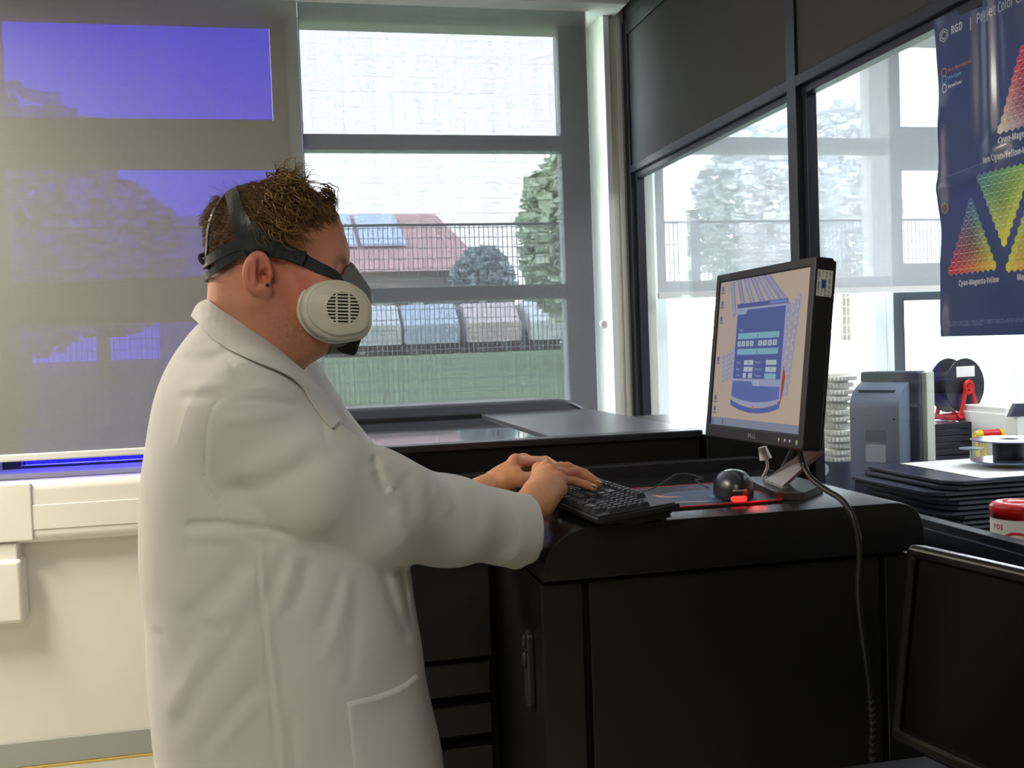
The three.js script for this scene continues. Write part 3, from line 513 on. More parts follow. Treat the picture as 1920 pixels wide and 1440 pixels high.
  const pw = [at(1499, 842, 1.84), at(1505, 868, 1.84), at(1520, 895, 1.82), at(1548, 918, 1.79), at(1578, 937, 1.76), at(1597, 965, 1.74), at(1608, 1000, 1.735), at(1612, 1045, 1.74), at(1609, 1095, 1.745), at(1611, 1140, 1.75), at(1620, 1210, 1.765), at(1630, 1290, 1.78), at(1635, 1360, 1.79), at(1634, 1450, 1.79), at(1632, 1700, 1.80), at(1628, 2000, 1.80)];
  const cable = thing('power_cable', 'thick black cable falling from the monitor over the console front', 'cable', pw[8].toArray());
  part(cable, 'cord', tube(pw.map((p2) => p2.clone().sub(pw[8])), 0.0052, 200, 10), std({ color: rgb(34, 34, 34), roughness: 0.32 }));
  const cv = new THREE.CatmullRomCurve3(pw, false, 'centripetal');
  part(cable, 'ribbing', Array.from({ length: 11 }, (_, i) => { const u = 0.44 + i * 0.011, p2 = cv.getPointAt(u).sub(pw[8]), tg = cv.getTangentAt(u); return new THREE.CylinderGeometry(0.0058, 0.0058, 0.004, 10).applyQuaternion(new THREE.Quaternion().setFromUnitVectors(V(0, 1, 0), tg)).translate(p2.x, p2.y, p2.z); }), std({ color: rgb(62, 62, 60), roughness: 0.5 }));
}
// ---------------------------------------------------------------- dark monitor at lower right, on a low black table
{
  const A = at(1700, 1019, 1.6), Bt = at(1920, 1073, 1.4), Db = at(1660, 1385, 1.6);
  const ux = Bt.clone().sub(A).setY(0).normalize(), v0 = A.clone().sub(Db), uy0 = v0.clone().addScaledVector(ux, -v0.dot(ux)).normalize(), uz = ux.clone().cross(uy0).normalize(), uy = uz.clone().cross(ux);
  const h = v0.dot(uy0), w = 0.5, t = thing('spare_monitor', 'switched off black monitor leaning in the dark lower right corner', 'monitor', [A.x, 0.72, A.z]);
  const face = new THREE.Matrix4().makeBasis(ux, uy, uz).setPosition(0, A.y - 0.72, 0), put = (g) => g.applyMatrix4(face);
  const fr = rrect(0, w, -h, 0, 0.012); fr.holes.push(rrect(0.018, w - 0.018, -h + 0.024, -0.021, 0.002, new THREE.Path()));
  part(t, 'bezel', put(prism(fr, 0.036, 0.008, 4).translate(0, 0, -0.034)), phys({ color: rgb(11, 11, 12), roughness: 0.24 }));
  part(t, 'screen', put(bx(0.016, w - 0.016, -h + 0.022, -0.019, -0.018, -0.008, 0)), M.screenOff);
  part(t, 'back_cover', put(bx(0.01, w - 0.01, -h + 0.01, -0.012, -0.06, -0.026, 0.02, 3)), M.plasticBlack);
  part(t, 'stand', [bx(0.05, 0.11, 0.012, 0.22, 0.20, 0.28, 0.004), bx(0.0, 0.2, 0, 0.014, 0.12, 0.36, 0.004)], M.plasticBlack);
  const tb = thing('low_table', 'low black side table under the switched off monitor', 'table', [1.07, 0, -1.2]);
  part(tb, 'table_top', bx(-0.22, 0.26, 0.695, 0.72, -0.36, 0.36, 0.004), M.plasticBlack);
  for (const x of [-0.20, 0.24]) for (const z of [-0.33, 0.33]) part(tb, 'leg', bx(x - 0.015, x + 0.015, 0, 0.695, z - 0.015, z + 0.015, 0.002), M.plasticBlack);
}
// ---------------------------------------------------------------- poster on the partition glass
{
  const XQ = XP + 0.022, f = (px, py) => onX(px, py, XQ), z0 = f(1761, 400).z, yb = f(1768, 631).y, yt = 2.098, W = 0.62, H = yt - yb;
  const S = 1120, tw = Math.round(W * S), thh = Math.round(H * S);
  const tx = canvasTex(tw, thh, (g) => {
    const q = (px, py) => { const p = f(px, py); return [(p.z - z0) * S, (yt - p.y) * S]; };
    g.fillStyle = 'rgb(44,66,120)'; g.fillRect(0, 0, tw, thh);
    const dy = 0.0163 * S, dx = 0.0164 * S, hexr = dy / 1.5, kx = dx / (Math.sqrt(3) * hexr);
    const hex = (x, y, c, r = hexr) => { g.beginPath(); for (let k = 0; k < 6; k++) g.lineTo(x + kx * r * Math.cos(Math.PI / 6 + k * Math.PI / 3), y + r * Math.sin(Math.PI / 6 + k * Math.PI / 3)); g.closePath(); g.fillStyle = c; g.fill(); g.strokeStyle = 'rgba(225,230,215,0.55)'; g.lineWidth = 1.2; g.stroke(); };
    // a triangle of n rows with its corner colours; up = apex at the top
    const tri = (x, y, n, up, cA, cB, cC) => { // (x, y) apex; A apex, B left, C right
      for (let r = 0; r < n; r++) for (let k = 0; k <= r; k++) {
        const a = 1 - r / (n - 1), c = r ? (r / (n - 1)) * (k / r) : 0, b = 1 - a - c, mx = (i) => Math.round(cA[i] * a + cB[i] * b + cC[i] * c - 120 * Math.min(a, b, c));
        const X = x + (k - r / 2) * dx, Y = y + (up ? 1 : -1) * r * dy; hex(X, Y, `rgb(${clamp(mx(0), 0, 255)},${clamp(mx(1), 0, 255)},${clamp(mx(2), 0, 255)})`);
        g.fillStyle = 'rgba(240,240,235,0.85)'; g.fillRect(X - dx * 0.33, Y - 1, dx * 0.62, 2);
      }
    };
    let [x, y] = q(1817, 383); tri(x, y, 9, true, [40, 110, 150], [205, 30, 60], [228, 214, 20]);
    const [x2, y2] = q(1880, 454); tri(x2, y2, 9, false, [236, 226, 20], [60, 140, 150], [150, 205, 60]);
    const [x4, y4] = q(1889, 501.5); tri(x4 + 4 * dx, y4 - 8 * dy, 9, true, [120, 190, 40], [236, 220, 20], [220, 60, 30]);
    const [x3, y3] = q(1914, 99); tri(x3, y3, 9, true, [205, 34, 50], [232, 226, 200], [110, 40, 120]);
    const txt = (s, px, py, size, col, w8 = '') => { const [a, b] = q(px, py); g.fillStyle = col; g.font = `${w8} ${size}px sans-serif`; g.save(); g.translate(a, b); g.scale(0.74, 1); g.fillText(s, 0, 0); g.restore(); };
    txt('RGD', 1781, 69, 27, 'rgb(205,212,214)', 'bold'); txt('|', 1813, 56, 30, 'rgb(225,228,224)'); txt('Polyjet Color Chart', 1825, 49, 30, 'rgb(190,198,206)');
    const [lx, ly] = q(1769, 70); g.strokeStyle = 'rgb(190,196,204)'; g.lineWidth = 2.5; for (const rr of [15, 9]) { g.beginPath(); for (let k = 0; k <= 6; k++) g.lineTo(lx + rr * Math.cos(Math.PI / 6 + k * Math.PI / 3), ly + rr * Math.sin(Math.PI / 6 + k * Math.PI / 3)); g.stroke(); }
    const leg = (px, py, c, s) => { const [a, b] = q(px, py); g.strokeStyle = c; g.lineWidth = 2.5; g.beginPath(); g.arc(a, b, 9, 0, 7); g.stroke(); g.fillStyle = c; g.font = 'bold 11px sans-serif'; g.fillText(s, a + 14, b + 4); };
    leg(1768, 139, 'rgb(226,120,60)', 'Vero PureWhite'); leg(1768, 153, 'rgb(110,190,215)', 'VeroCyan'); leg(1768, 169, 'rgb(225,228,224)', 'VeroClear');
    txt('Cyan-Magenta-White', 1871, 272, 19, 'rgb(225,228,224)', 'bold'); txt('Vero Cyan-Yellow-White', 1841, 309, 19, 'rgb(225,228,224)', 'bold'); txt('Cyan-Magenta-Yellow', 1795, 537, 18, 'rgb(225,228,224)', 'bold'); txt('Magenta-Yellow', 1904, 526, 18, 'rgb(225,228,224)', 'bold');
    const [hx, hy] = q(1770, 392); hex(hx, hy, 'rgb(70,62,50)'); g.strokeStyle = 'rgb(170,150,90)'; g.lineWidth = 2; g.stroke();
    const r = rng(3); for (let k = 0; k < 4; k++) { const [a, b] = q(1778, 603 + k * 2.6); g.fillStyle = 'rgb(170,180,196)'; for (let i = 0; i < (k === 3 ? 40 : 230); i++) if (r() > 0.25) g.fillRect(a + i * 3, b, 2.2, 1.3); }
    const [fx, fy] = q(1760, 338), [gx, gy2] = q(1845, 306); g.strokeStyle = 'rgba(140,160,190,0.6)'; g.lineWidth = 1.5; g.beginPath(); g.moveTo(fx, fy); g.lineTo(gx, gy2); g.lineTo(gx + (gx - fx) * 6, gy2); g.stroke();
  });
  const t = thing('wall_poster', 'dark blue poster of coloured hexagon charts taped to the partition glass', 'poster', [XQ, yb, z0 + 0.013]);
  // a thin sheet with slight curl at the free edge and two soft creases
  const nu = 90, nv = 60, pos = [], uv = [], idx = [];
  const bulge = (u, v) => { const z = u * W, y = v * H, e = Math.exp(-Math.pow(z / 0.02, 2)); let b = 0.006 + e * (0.003 + 0.003 * Math.sin(y * 19 + 1.2) + 0.0015 * Math.sin(y * 47)); const wave = Math.sin((z - 0.155 + 0.018 * y) * 95) * Math.exp(-Math.pow((z - 0.165 + 0.02 * y) / 0.035, 2)); b += 0.0042 * wave * smooth(y, 0.28, 0.5); b += 0.003 * Math.exp(-Math.pow((y - 0.315 - 0.04 * z) / 0.012, 2)) + 0.0012 * Math.sin(z * 31 + y * 11); b += 0.010 * Math.exp(-Math.pow((y - 0.36) / 0.022, 2) - Math.pow((z - 0.18) / 0.03, 2)); return b; };
  for (let s = 0; s < 2; s++) for (let j = 0; j <= nv; j++) for (let i = 0; i <= nu; i++) { const u = i / nu, v = j / nv, edge = 0.0022 * Math.exp(-u * 60) * Math.sin(v * 23 + 0.7); pos.push(-bulge(u, v) + (s ? 0.0006 : 0) , v * H, u * W + edge); uv.push(u, v); }
  const N = (nu + 1) * (nv + 1), id = (s, i, j) => s * N + j * (nu + 1) + i;
  for (let j = 0; j < nv; j++) for (let i = 0; i < nu; i++) { idx.push(id(0, i, j), id(0, i + 1, j), id(0, i + 1, j + 1), id(0, i, j), id(0, i + 1, j + 1), id(0, i, j + 1)); idx.push(id(1, i, j), id(1, i + 1, j + 1), id(1, i + 1, j), id(1, i, j), id(1, i, j + 1), id(1, i + 1, j + 1)); }
  for (let i = 0; i < nu; i++) for (const j of [0, nv]) { const a = id(0, i, j), b = id(0, i + 1, j), c = id(1, i, j), d = id(1, i + 1, j); idx.push(...(j ? [a, b, d, a, d, c] : [a, d, b, a, c, d])); }
  for (let j = 0; j < nv; j++) for (const i of [0, nu]) { const a = id(0, i, j), b = id(0, i, j + 1), c = id(1, i, j), d = id(1, i, j + 1); idx.push(...(i ? [a, d, b, a, c, d] : [a, b, d, a, d, c])); }
  const g = new THREE.BufferGeometry(); g.setAttribute('position', new THREE.BufferAttribute(new Float32Array(pos), 3)); g.setAttribute('uv', new THREE.BufferAttribute(new Float32Array(uv), 2)); g.setIndex(idx); g.computeVertexNormals();
  part(t, 'sheet', g, phys({ map: tx, roughness: 0.34, clearcoat: 0.5, clearcoatRoughness: 0.12 }));
}
// ---------------------------------------------------------------- bench in the next room with what stands on it
const BENCH = 0.885;
{
  const t = thing('work_bench', 'long white work bench in the neighbouring room', 'bench', [1.46, 0, -3.86]);
  part(t, 'bench_top', bx(0, 2.2, BENCH - 0.03, BENCH, 0, 2.6, 0.004), M.bench);
  for (const x of [0.06, 2.1]) for (const z of [0.08, 1.3, 2.5]) part(t, 'leg', bx(x, x + 0.05, 0, BENCH - 0.03, z - 0.025, z + 0.025, 0.003), M.frameDark);
}
{ // stack of flat black trays near the glass: chamfered corners, each layer slightly shifted
  const cx = 1.565, w = 0.56, d = 0.40, zf = -2.22, n = 15, top = onZ(1775, 905, zf).y, th = 0.0122, r = rng(31);
  const s = new THREE.Shape(), c = 0.035; [[c, 0], [w - c, 0], [w, c], [w, d - c], [w - c, d], [c, d], [0, d - c], [0, c]].forEach(([x, y], i) => (i ? s.lineTo(x, y) : s.moveTo(x, y))); s.closePath();
  const lip = s.clone(); const hole = new THREE.Path(), k = 0.014; [[c, k], [w - c, k], [w - k, c], [w - k, d - c], [w - c, d - k], [c, d - k], [k, d - c], [k, c]].forEach(([x, y], i) => (i ? hole.lineTo(x, y) : hole.moveTo(x, y))); lip.holes.push(hole);
  const plateG = prism(s, 0.004, 0.0012).rotateX(-Math.PI / 2), lipG = prism(lip, 0.0082, 0.0012).rotateX(-Math.PI / 2).translate(0, -0.0042, 0);
  const trayM = phys({ color: rgb(44, 52, 70), roughness: 0.28 });
  const words = ['topmost', 'second', 'third', 'fourth', 'fifth', 'sixth', 'seventh', 'eighth', 'ninth', 'tenth', 'eleventh', 'twelfth', 'thirteenth', 'fourteenth', 'fifteenth', 'sixteenth'];
  for (let i = 0; i < n; i++) {
    const y = top - 0.004 - i * th, o = thing('build_tray', 'flat black tray, ' + words[i] + ' from the top of the stack by the partition', 'tray', [cx + (i ? (r() - 0.5) * 0.02 - (i > 0 && i < 7 ? 0.018 + 0.03 * r() : 0) : 0), y, zf + (r() - 0.5) * 0.008], 'black trays stacked behind the partition glass');
    o.rotation.y = (r() - 0.5) * 0.012; part(o, 'plate', plateG, trayM); part(o, 'rim', lipG, trayM);
  }
  const under = top - 0.004 - n * th;
  solo('storage_box', [bx(cx + 0.03, cx + w - 0.03, BENCH, under + 0.003, zf - d + 0.03, zf - 0.03, 0.004), bx(cx + 0.02, cx + w - 0.02, under - 0.006, under + 0.003, zf - d + 0.02, zf - 0.02, 0.003)], M.plasticBlack, 'low black box under the tray stack by the partition', 'box');
  const ps = solo('paper_sheet', bx(cx + 0.1, cx + w - 0.01, top + 0.0005, top + 0.002, zf - d + 0.03, zf - 0.012, 0.0004), M.paper, 'white sheet lying on top of the tray stack', 'paper');
  const lb = solo('label_slip', bx(cx + 0.26, cx + 0.34, top + 0.0022, top + 0.003, zf - 0.2, zf - 0.15, 0.0003), std({ color: rgb(236, 222, 90), roughness: 0.8 }), 'small yellow slip on the white sheet', 'paper');
}
{ // wipes canister
  const r = 0.056, cpx = 1911, dd = 2.17, p = at(cpx, 985, dd), ty = at(cpx, 940, dd).y, lidH = at(cpx, 940, dd).y - at(cpx, 968, dd).y;
  const t = thing('wipes_canister', 'white canister of wipes with a red lid behind the glass at right', 'canister', [p.x, BENCH, p.z]), h = ty - BENCH;
  const lab = canvasTex(1024, 512, (g, W, H) => {
    g.fillStyle = 'rgb(246,242,234)'; g.fillRect(0, 0, W, H); g.save(); g.translate(-60, 0);
    g.fillStyle = 'rgb(190,50,60)'; g.font = 'bold 44px sans-serif'; g.fillText('PDI', 404, 68);
    g.strokeStyle = 'rgb(222,62,48)'; g.lineWidth = 18; g.beginPath(); g.ellipse(560, 205, 115, 119, 0, 0, 7); g.stroke();
    g.fillStyle = 'rgb(60,60,66)'; g.font = 'bold 34px sans-serif'; g.fillText('Sani-Cloth', 470, 152); g.fillStyle = 'rgb(222,62,48)'; g.font = 'bold 92px sans-serif'; g.fillText('70', 505, 245);
    g.fillStyle = 'rgb(120,124,140)'; for (let k = 0; k < 8; k++) g.fillRect(310, 16 + k * 24, 30, 5); g.restore();
  });
  const turn = Math.atan2(EYE.x - p.x, EYE.z - p.z);
  part(t, 'canister_body', new THREE.CylinderGeometry(r, r, h - lidH, 48, 1, false, Math.PI).rotateY(turn).translate(0, (h - lidH) / 2, 0), std({ map: lab, roughness: 0.4 }));
  const prof = [[0, 0], [r + 0.0015, 0], [r + 0.0015, lidH * 0.72], [r - 0.004, lidH * 0.92], [r - 0.012, lidH], [r * 0.55, lidH], [r * 0.52, lidH * 0.86], [0, lidH * 0.86]].map(([x, y]) => new THREE.Vector2(x, y));
  const lid = part(t, 'lid', new THREE.LatheGeometry(prof, 48).translate(0, h - lidH, 0), phys({ color: rgb(200, 10, 14), roughness: 0.25 }));
  part(lid, 'cap', new THREE.SphereGeometry(r * 0.45, 24, 12).scale(1, 0.25, 1).translate(0, h - lidH * 0.12, 0), phys({ color: rgb(200, 10, 14), roughness: 0.2 }));
}
{ // old monitor seen from behind
  const d = 3.15, a = at(1600, 692, d), b = at(1728, 702, d - 0.12), hgt = 0.40, w = 0.33, top = at(1660, 696, d).y;
  const mid = at(1653, 700, d - 0.06), t = thing('old_monitor', 'grey blue old monitor turned away, behind the glass partition', 'monitor', [mid.x, BENCH, mid.z]);
  t.rotation.y = rad(-52); // its back faces the camera, its screen the window
  const y0 = top - BENCH - hgt, hw = 0.08;
  const body = std({ color: rgb(104, 116, 138), roughness: 0.5 }), dark = std({ color: rgb(58, 66, 82), roughness: 0.5 });
  part(t, 'screen_housing', bx(-hw, hw + 0.018, y0, y0 + hgt, -0.10, -0.035, 0.008), dark);
  part(t, 'screen_rim', bx(hw + 0.012, hw + 0.032, y0 - 0.004, y0 + hgt - 0.004, -0.13, -0.06, 0.004), std({ color: rgb(206, 214, 196), roughness: 0.5 }), 'pale front rim');
  const s = new THREE.Shape(); s.moveTo(-0.04, y0); s.lineTo(0.06, y0); s.lineTo(0.06, y0 + hgt * 0.72); s.bezierCurveTo(0.06, y0 + hgt * 0.80, 0.035, y0 + hgt * 0.88, -0.03, y0 + hgt * 0.92); s.lineTo(-0.04, y0 + hgt * 0.92); s.closePath();
  part(t, 'back_cover', toCreasedNormals(prism(s, hw * 1.86, 0.004, 2).rotateY(-Math.PI / 2).translate(hw * 0.88, 0, 0), 0.6), body);
  part(t, 'vent', bx(-hw * 0.75, hw * 0.6, y0 + hgt * 0.79, y0 + hgt * 0.87, 0.022, 0.032, 0.001).rotateX(0), dark);
  part(t, 'rating_label', [bx(-0.03, 0.03, y0 + hgt * 0.34, y0 + hgt * 0.47, 0.058, 0.0612, 0.0005)], std({ color: rgb(160, 170, 186), roughness: 0.6 }));
  part(t, 'rating_label', [bx(-0.03, 0.03, y0 + hgt * 0.49, y0 + hgt * 0.58, 0.058, 0.0608, 0.0005)], std({ color: rgb(84, 96, 118), roughness: 0.6 }));
  part(t, 'recess', bx(-0.066, 0.02, y0 - 0.002, y0 + hgt * 0.2, 0.054, 0.0606, 0.001), dark);
  part(t, 'stand', [bx(-0.04, 0.04, 0.012, y0 + 0.05, -0.03, 0.02, 0.004), bx(-0.11, 0.11, 0, 0.014, -0.12, 0.09, 0.004)], dark);
  for (const x of [-0.066, 0.056]) part(t, 'screw', new THREE.CylinderGeometry(0.003, 0.003, 0.004, 10).rotateX(Math.PI / 2).translate(x, y0 + hgt * 0.66, 0.061), M.gap);
}
// filament spool with two flanges; axis along z
const spoolM = phys({ color: rgb(30, 34, 46), roughness: 0.3 });
function spool(t, R, wd, core, mat, y, hubMat) {
  const fl = new THREE.Shape(); fl.absarc(0, 0, R, 0, Math.PI * 2); const hole = new THREE.Path(); hole.absarc(0, 0, R * 0.26, 0, Math.PI * 2, true); fl.holes.push(hole);
  for (const s of [-1, 1]) part(t, 'flange', prism(fl, 0.004, 0.001, 1, 48).translate(0, y, s * wd / 2 - 0.002), mat);
  part(t, 'winding', new THREE.CylinderGeometry(core, core, wd - 0.004, 40).rotateX(Math.PI / 2).translate(0, y, 0), hubMat ?? mat);
}
{ // stack of black cassettes under the red spool stand
  const d = 3.62, p = at(1762, 788, d), n = 11, th = (p.y - BENCH) / n, r = rng(12), g = bx(-0.17, 0.075, 0.001, th - 0.002, -0.1, 0.1, 0.002), m = phys({ color: rgb(34, 40, 54), roughness: 0.3 });
  const clip = bx(0.066, 0.083, th * 0.3, th * 0.62, 0.05, 0.07, 0.002), clips = std({ color: rgb(190, 205, 222), roughness: 0.4 });
  const words = ['lowest', 'second lowest', 'third lowest', 'fourth lowest', 'fifth lowest', 'middle', 'fifth', 'fourth', 'third', 'second', 'topmost'];
  for (let i = 0; i < n; i++) { const o = thing('cassette', 'flat black cassette, ' + words[i] + ' of the stack under the red spool stand', 'cassette', [p.x + (r() - 0.5) * 0.008, BENCH + i * th, p.z], 'black cassettes stacked under the red spool stand'); part(o, 'case', g, m); part(o, 'clip', clip, clips); }
  // red stand holding a black spool
  const q = at(1800, 788, d), R = 0.096, t = thing('spool_stand', 'red printed stand carrying the large black spool', 'stand', [q.x, p.y, p.z]);
  t.rotation.y = rad(14);
  const yc = 0.115, bar = (x0, y0, x1, y1, z, rr) => { const a = V(x0, y0, z), b = V(x1, y1, z); return tube([a, a.clone().lerp(b, 0.5), b], rr, 6, 8); };
  for (const z of [-0.05, 0.05]) part(t, 'side_frame', [bar(-0.012, yc, -0.045, 0.012, z, 0.008), bar(0.012, yc, 0.045, 0.012, z, 0.008), bar(-0.06, 0.01, 0.06, 0.01, z, 0.010), new THREE.TorusGeometry(0.019, 0.0075, 10, 24).translate(0, yc, z)], M.red);
  part(t, 'axle', new THREE.CylinderGeometry(0.010, 0.010, 0.115, 16).rotateX(Math.PI / 2).translate(0, yc, 0), M.red);
  part(t, 'foot_bar', [bx(-0.062, -0.045, 0.001, 0.02, -0.05, 0.05, 0.006), bx(0.045, 0.062, 0.001, 0.02, -0.05, 0.05, 0.006)], M.red);
  const sp = thing('filament_spool', 'large upright black filament spool with a white label on the red stand', 'spool', [q.x, p.y, p.z]); sp.rotation.y = rad(14);
  spool(sp, R, 0.07, R * 0.55, spoolM, yc + 0.004);
  part(sp, 'label', bx(-0.045, 0.045, yc + 0.035, yc + 0.072, 0.0375, 0.0392, 0.0006), M.paper, 'white paper label');
  const e2 = at(1800, 778, d);
}
{ // loose spools on the bench at the right edge
  const mk = (label, px, py, d, R, wd, mat, win, lay) => { const p = at(px, py, d), t = thing('filament_spool', label, 'spool', [p.x, Math.max(p.y, BENCH), p.z]); const inner = new THREE.Group(); spool(t, R, wd, R * 0.42, mat, 0, win); if (lay) for (const c of t.children) { c.rotation.x = Math.PI / 2; c.position.y = wd / 2 + 0.002; } return t; };
  mk('clear flanged spool of black filament lying flat at the right edge', 1892, 864, 2.75, 0.095, 0.055, phys({ color: rgb(120, 130, 160), roughness: 0.15 }), spoolM, true);
  const p = at(1855, 830, 3.3), t = thing('cardboard_roll', 'red roll with yellow ends standing behind the flat spool', 'roll', [p.x, BENCH, p.z]);
  const yy = at(1857, 815, 3.3).y - BENCH;
  part(t, 'red_sleeve', new THREE.CylinderGeometry(0.017, 0.017, 0.066, 24).rotateZ(Math.PI / 2).translate(0, yy, 0), M.red);
  part(t, 'end_cap', [new THREE.CylinderGeometry(0.0185, 0.0185, 0.012, 24).rotateZ(Math.PI / 2).translate(0.038, yy, 0), new THREE.CylinderGeometry(0.012, 0.0185, 0.02, 24).rotateZ(Math.PI / 2).translate(-0.042, yy, 0)], M.yellow);
  part(t, 'holder', [bx(-0.045, -0.038, 0, yy, -0.004, 0.004, 0.001), bx(-0.02, -0.013, 0, yy - 0.01, -0.004, 0.004, 0.001), bx(-0.05, 0.05, 0, 0.02, -0.012, 0.012, 0.003)], M.yellow);
  for (const [k, yy2] of [[0, 842], [1, 868]]) { const c = at(1822, yy2, 3.2); const s = thing('thin_disc', (k ? 'lower' : 'upper') + ' thin clear disc shelf beside the cassette stack', 'disc', [c.x, c.y, c.z]); part(s, 'plate', cyl(0.036, 0.036, 0.004, 0, 0, 0, 32), phys({ color: rgb(150, 170, 180), roughness: 0.15 })); part(s, 'post', cyl(0.006, 0.006, Math.max(0.02, k ? c.y - BENCH : 0.045), 0, k ? BENCH - c.y : -0.045, 0, 12), M.whitePlastic); }
  // white box and a dark device behind
  const wb = at(1865, 790, 3.5), bt = at(1865, 760, 3.5).y; solo('white_carton', [bx(wb.x - 0.055, wb.x + 0.5, BENCH, bt - 0.02, wb.z - 0.12, wb.z + 0.12, 0.004), bx(wb.x - 0.045, wb.x + 0.49, bt - 0.024, bt, wb.z - 0.11, wb.z + 0.11, 0.004)], M.paper, 'white carton behind the red roll at the right edge', 'carton');
  const dv = at(1908, 770, 3.3); const dt = thing('tablet_device', 'dark slanted tablet leaning against the white carton', 'tablet', [dv.x, at(1900, 781, 3.3).y, dv.z]);
  part(dt, 'case', prism([[-0.035, 0], [0.2, 0], [0.2, 0.036], [-0.012, 0.042]], 0.02, 0.002).translate(0, 0, -0.01), std({ color: rgb(52, 60, 78), roughness: 0.4 }));
  part(dt, 'foot', bx(-0.01, 0.18, BENCH - dt.position.y, 0.002, -0.05, 0.008, 0.003), M.paper);
}
{ // things between the console and the old monitor: white gear topped spool on a dark tub, black upright profile, white disc
  const d = 3.35, p = at(1572, 905, d), top = at(1572, 862, d).y;
  const tub = thing('dark_tub', 'dark round tub holding white toothed discs beside the old monitor', 'tub', [p.x, BENCH, p.z]);
  part(tub, 'tub_body', cyl(0.062, 0.062, top - BENCH, 0, 0, 0, 36), std({ color: rgb(70, 78, 96), roughness: 0.45 }));
  const gear = new THREE.Shape(); for (let i = 0; i < 64; i++) { const a = i / 64 * Math.PI * 2, R = i % 2 ? 0.064 : 0.055; i ? gear.lineTo(R * Math.cos(a), R * Math.sin(a)) : gear.moveTo(R, 0); } gear.closePath();
  const gg = prism(gear, 0.013, 0.001, 1).rotateX(-Math.PI / 2), n = 13, r = rng(77), yt = at(1572, 700, d).y, st = (yt - top) / n;
  const words = ['bottom', 'second', 'third', 'fourth', 'fifth', 'sixth', 'seventh', 'eighth', 'ninth', 'tenth', 'eleventh', 'twelfth', 'top'];
  for (let i = 0; i < n; i++) { const o = thing('toothed_disc', 'white toothed disc, ' + words[i] + ' of the stack beside the old monitor', 'disc', [p.x + (r() - 0.5) * 0.012, top + i * st, p.z + (r() - 0.5) * 0.01], 'white toothed discs stacked on the dark tub'); o.rotation.y = r(); part(o, 'gear', i % 3 === 2 ? gg.clone().scale(0.9, 1, 0.9) : gg, M.paper); part(o, 'hub', cyl(0.04, 0.04, st, 0, 0, 0, 24), M.paper); }
  const w = at(1541, 880, 3.0), ring = thing('white_reel', 'small white round reel on a grey holder behind the monitor stand', 'reel', [w.x, BENCH, w.z]);
  part(ring, 'disc', new THREE.CylinderGeometry(0.019, 0.019, 0.012, 24).rotateX(Math.PI / 2).translate(0, w.y - BENCH, 0), M.white); part(ring, 'holder', bx(-0.025, 0.02, 0, w.y - BENCH + 0.005, -0.05, -0.008, 0.004), std({ color: rgb(70, 84, 124), roughness: 0.5 }));
}
// ---------------------------------------------------------------- the man
// distance fields and their meshing (surface nets)
const smin = (a, b, k) => { const h = Math.max(k - Math.abs(a - b), 0) / k; return Math.min(a, b) - h * h * k * 0.25; };
const smax = (a, b, k) => -smin(-a, -b, k);
function capsule(a, b, ra, rb) {
  const ax = a.x, ay = a.y, az = a.z, bx_ = b.x - ax, by = b.y - ay, bz = b.z - az, L = bx_ * bx_ + by * by + bz * bz;
  return (x, y, z) => { const px = x - ax, py = y - ay, pz = z - az, t = clamp((px * bx_ + py * by + pz * bz) / L, 0, 1); return Math.hypot(px - bx_ * t, py - by * t, pz - bz * t) - (ra + (rb - ra) * t); };
}
function ellipsoid(c, rx, ry, rz, turn = 0) { // turned about z
  const cs = Math.cos(turn), sn = Math.sin(turn);
  return (x, y, z) => { const dx = x - c.x, dy = y - c.y, u = dx * cs + dy * sn, v = -dx * sn + dy * cs, w = z - c.z, k0 = Math.hypot(u / rx, v / ry, w / rz), k1 = Math.hypot(u / (rx * rx), v / (ry * ry), w / (rz * rz)); return k1 < 1e-9 ? -Math.min(rx, ry, rz) : k0 * (k0 - 1) / k1; };
}
const ball = (c, r) => (x, y, z) => Math.hypot(x - c.x, y - c.y, z - c.z) - r;
function gradient(f, x, y, z, e = 0.0006) { const n = V(f(x + e, y, z) - f(x - e, y, z), f(x, y + e, z) - f(x, y - e, z), f(x, y, z + e) - f(x, y, z - e)); return n.normalize(); }
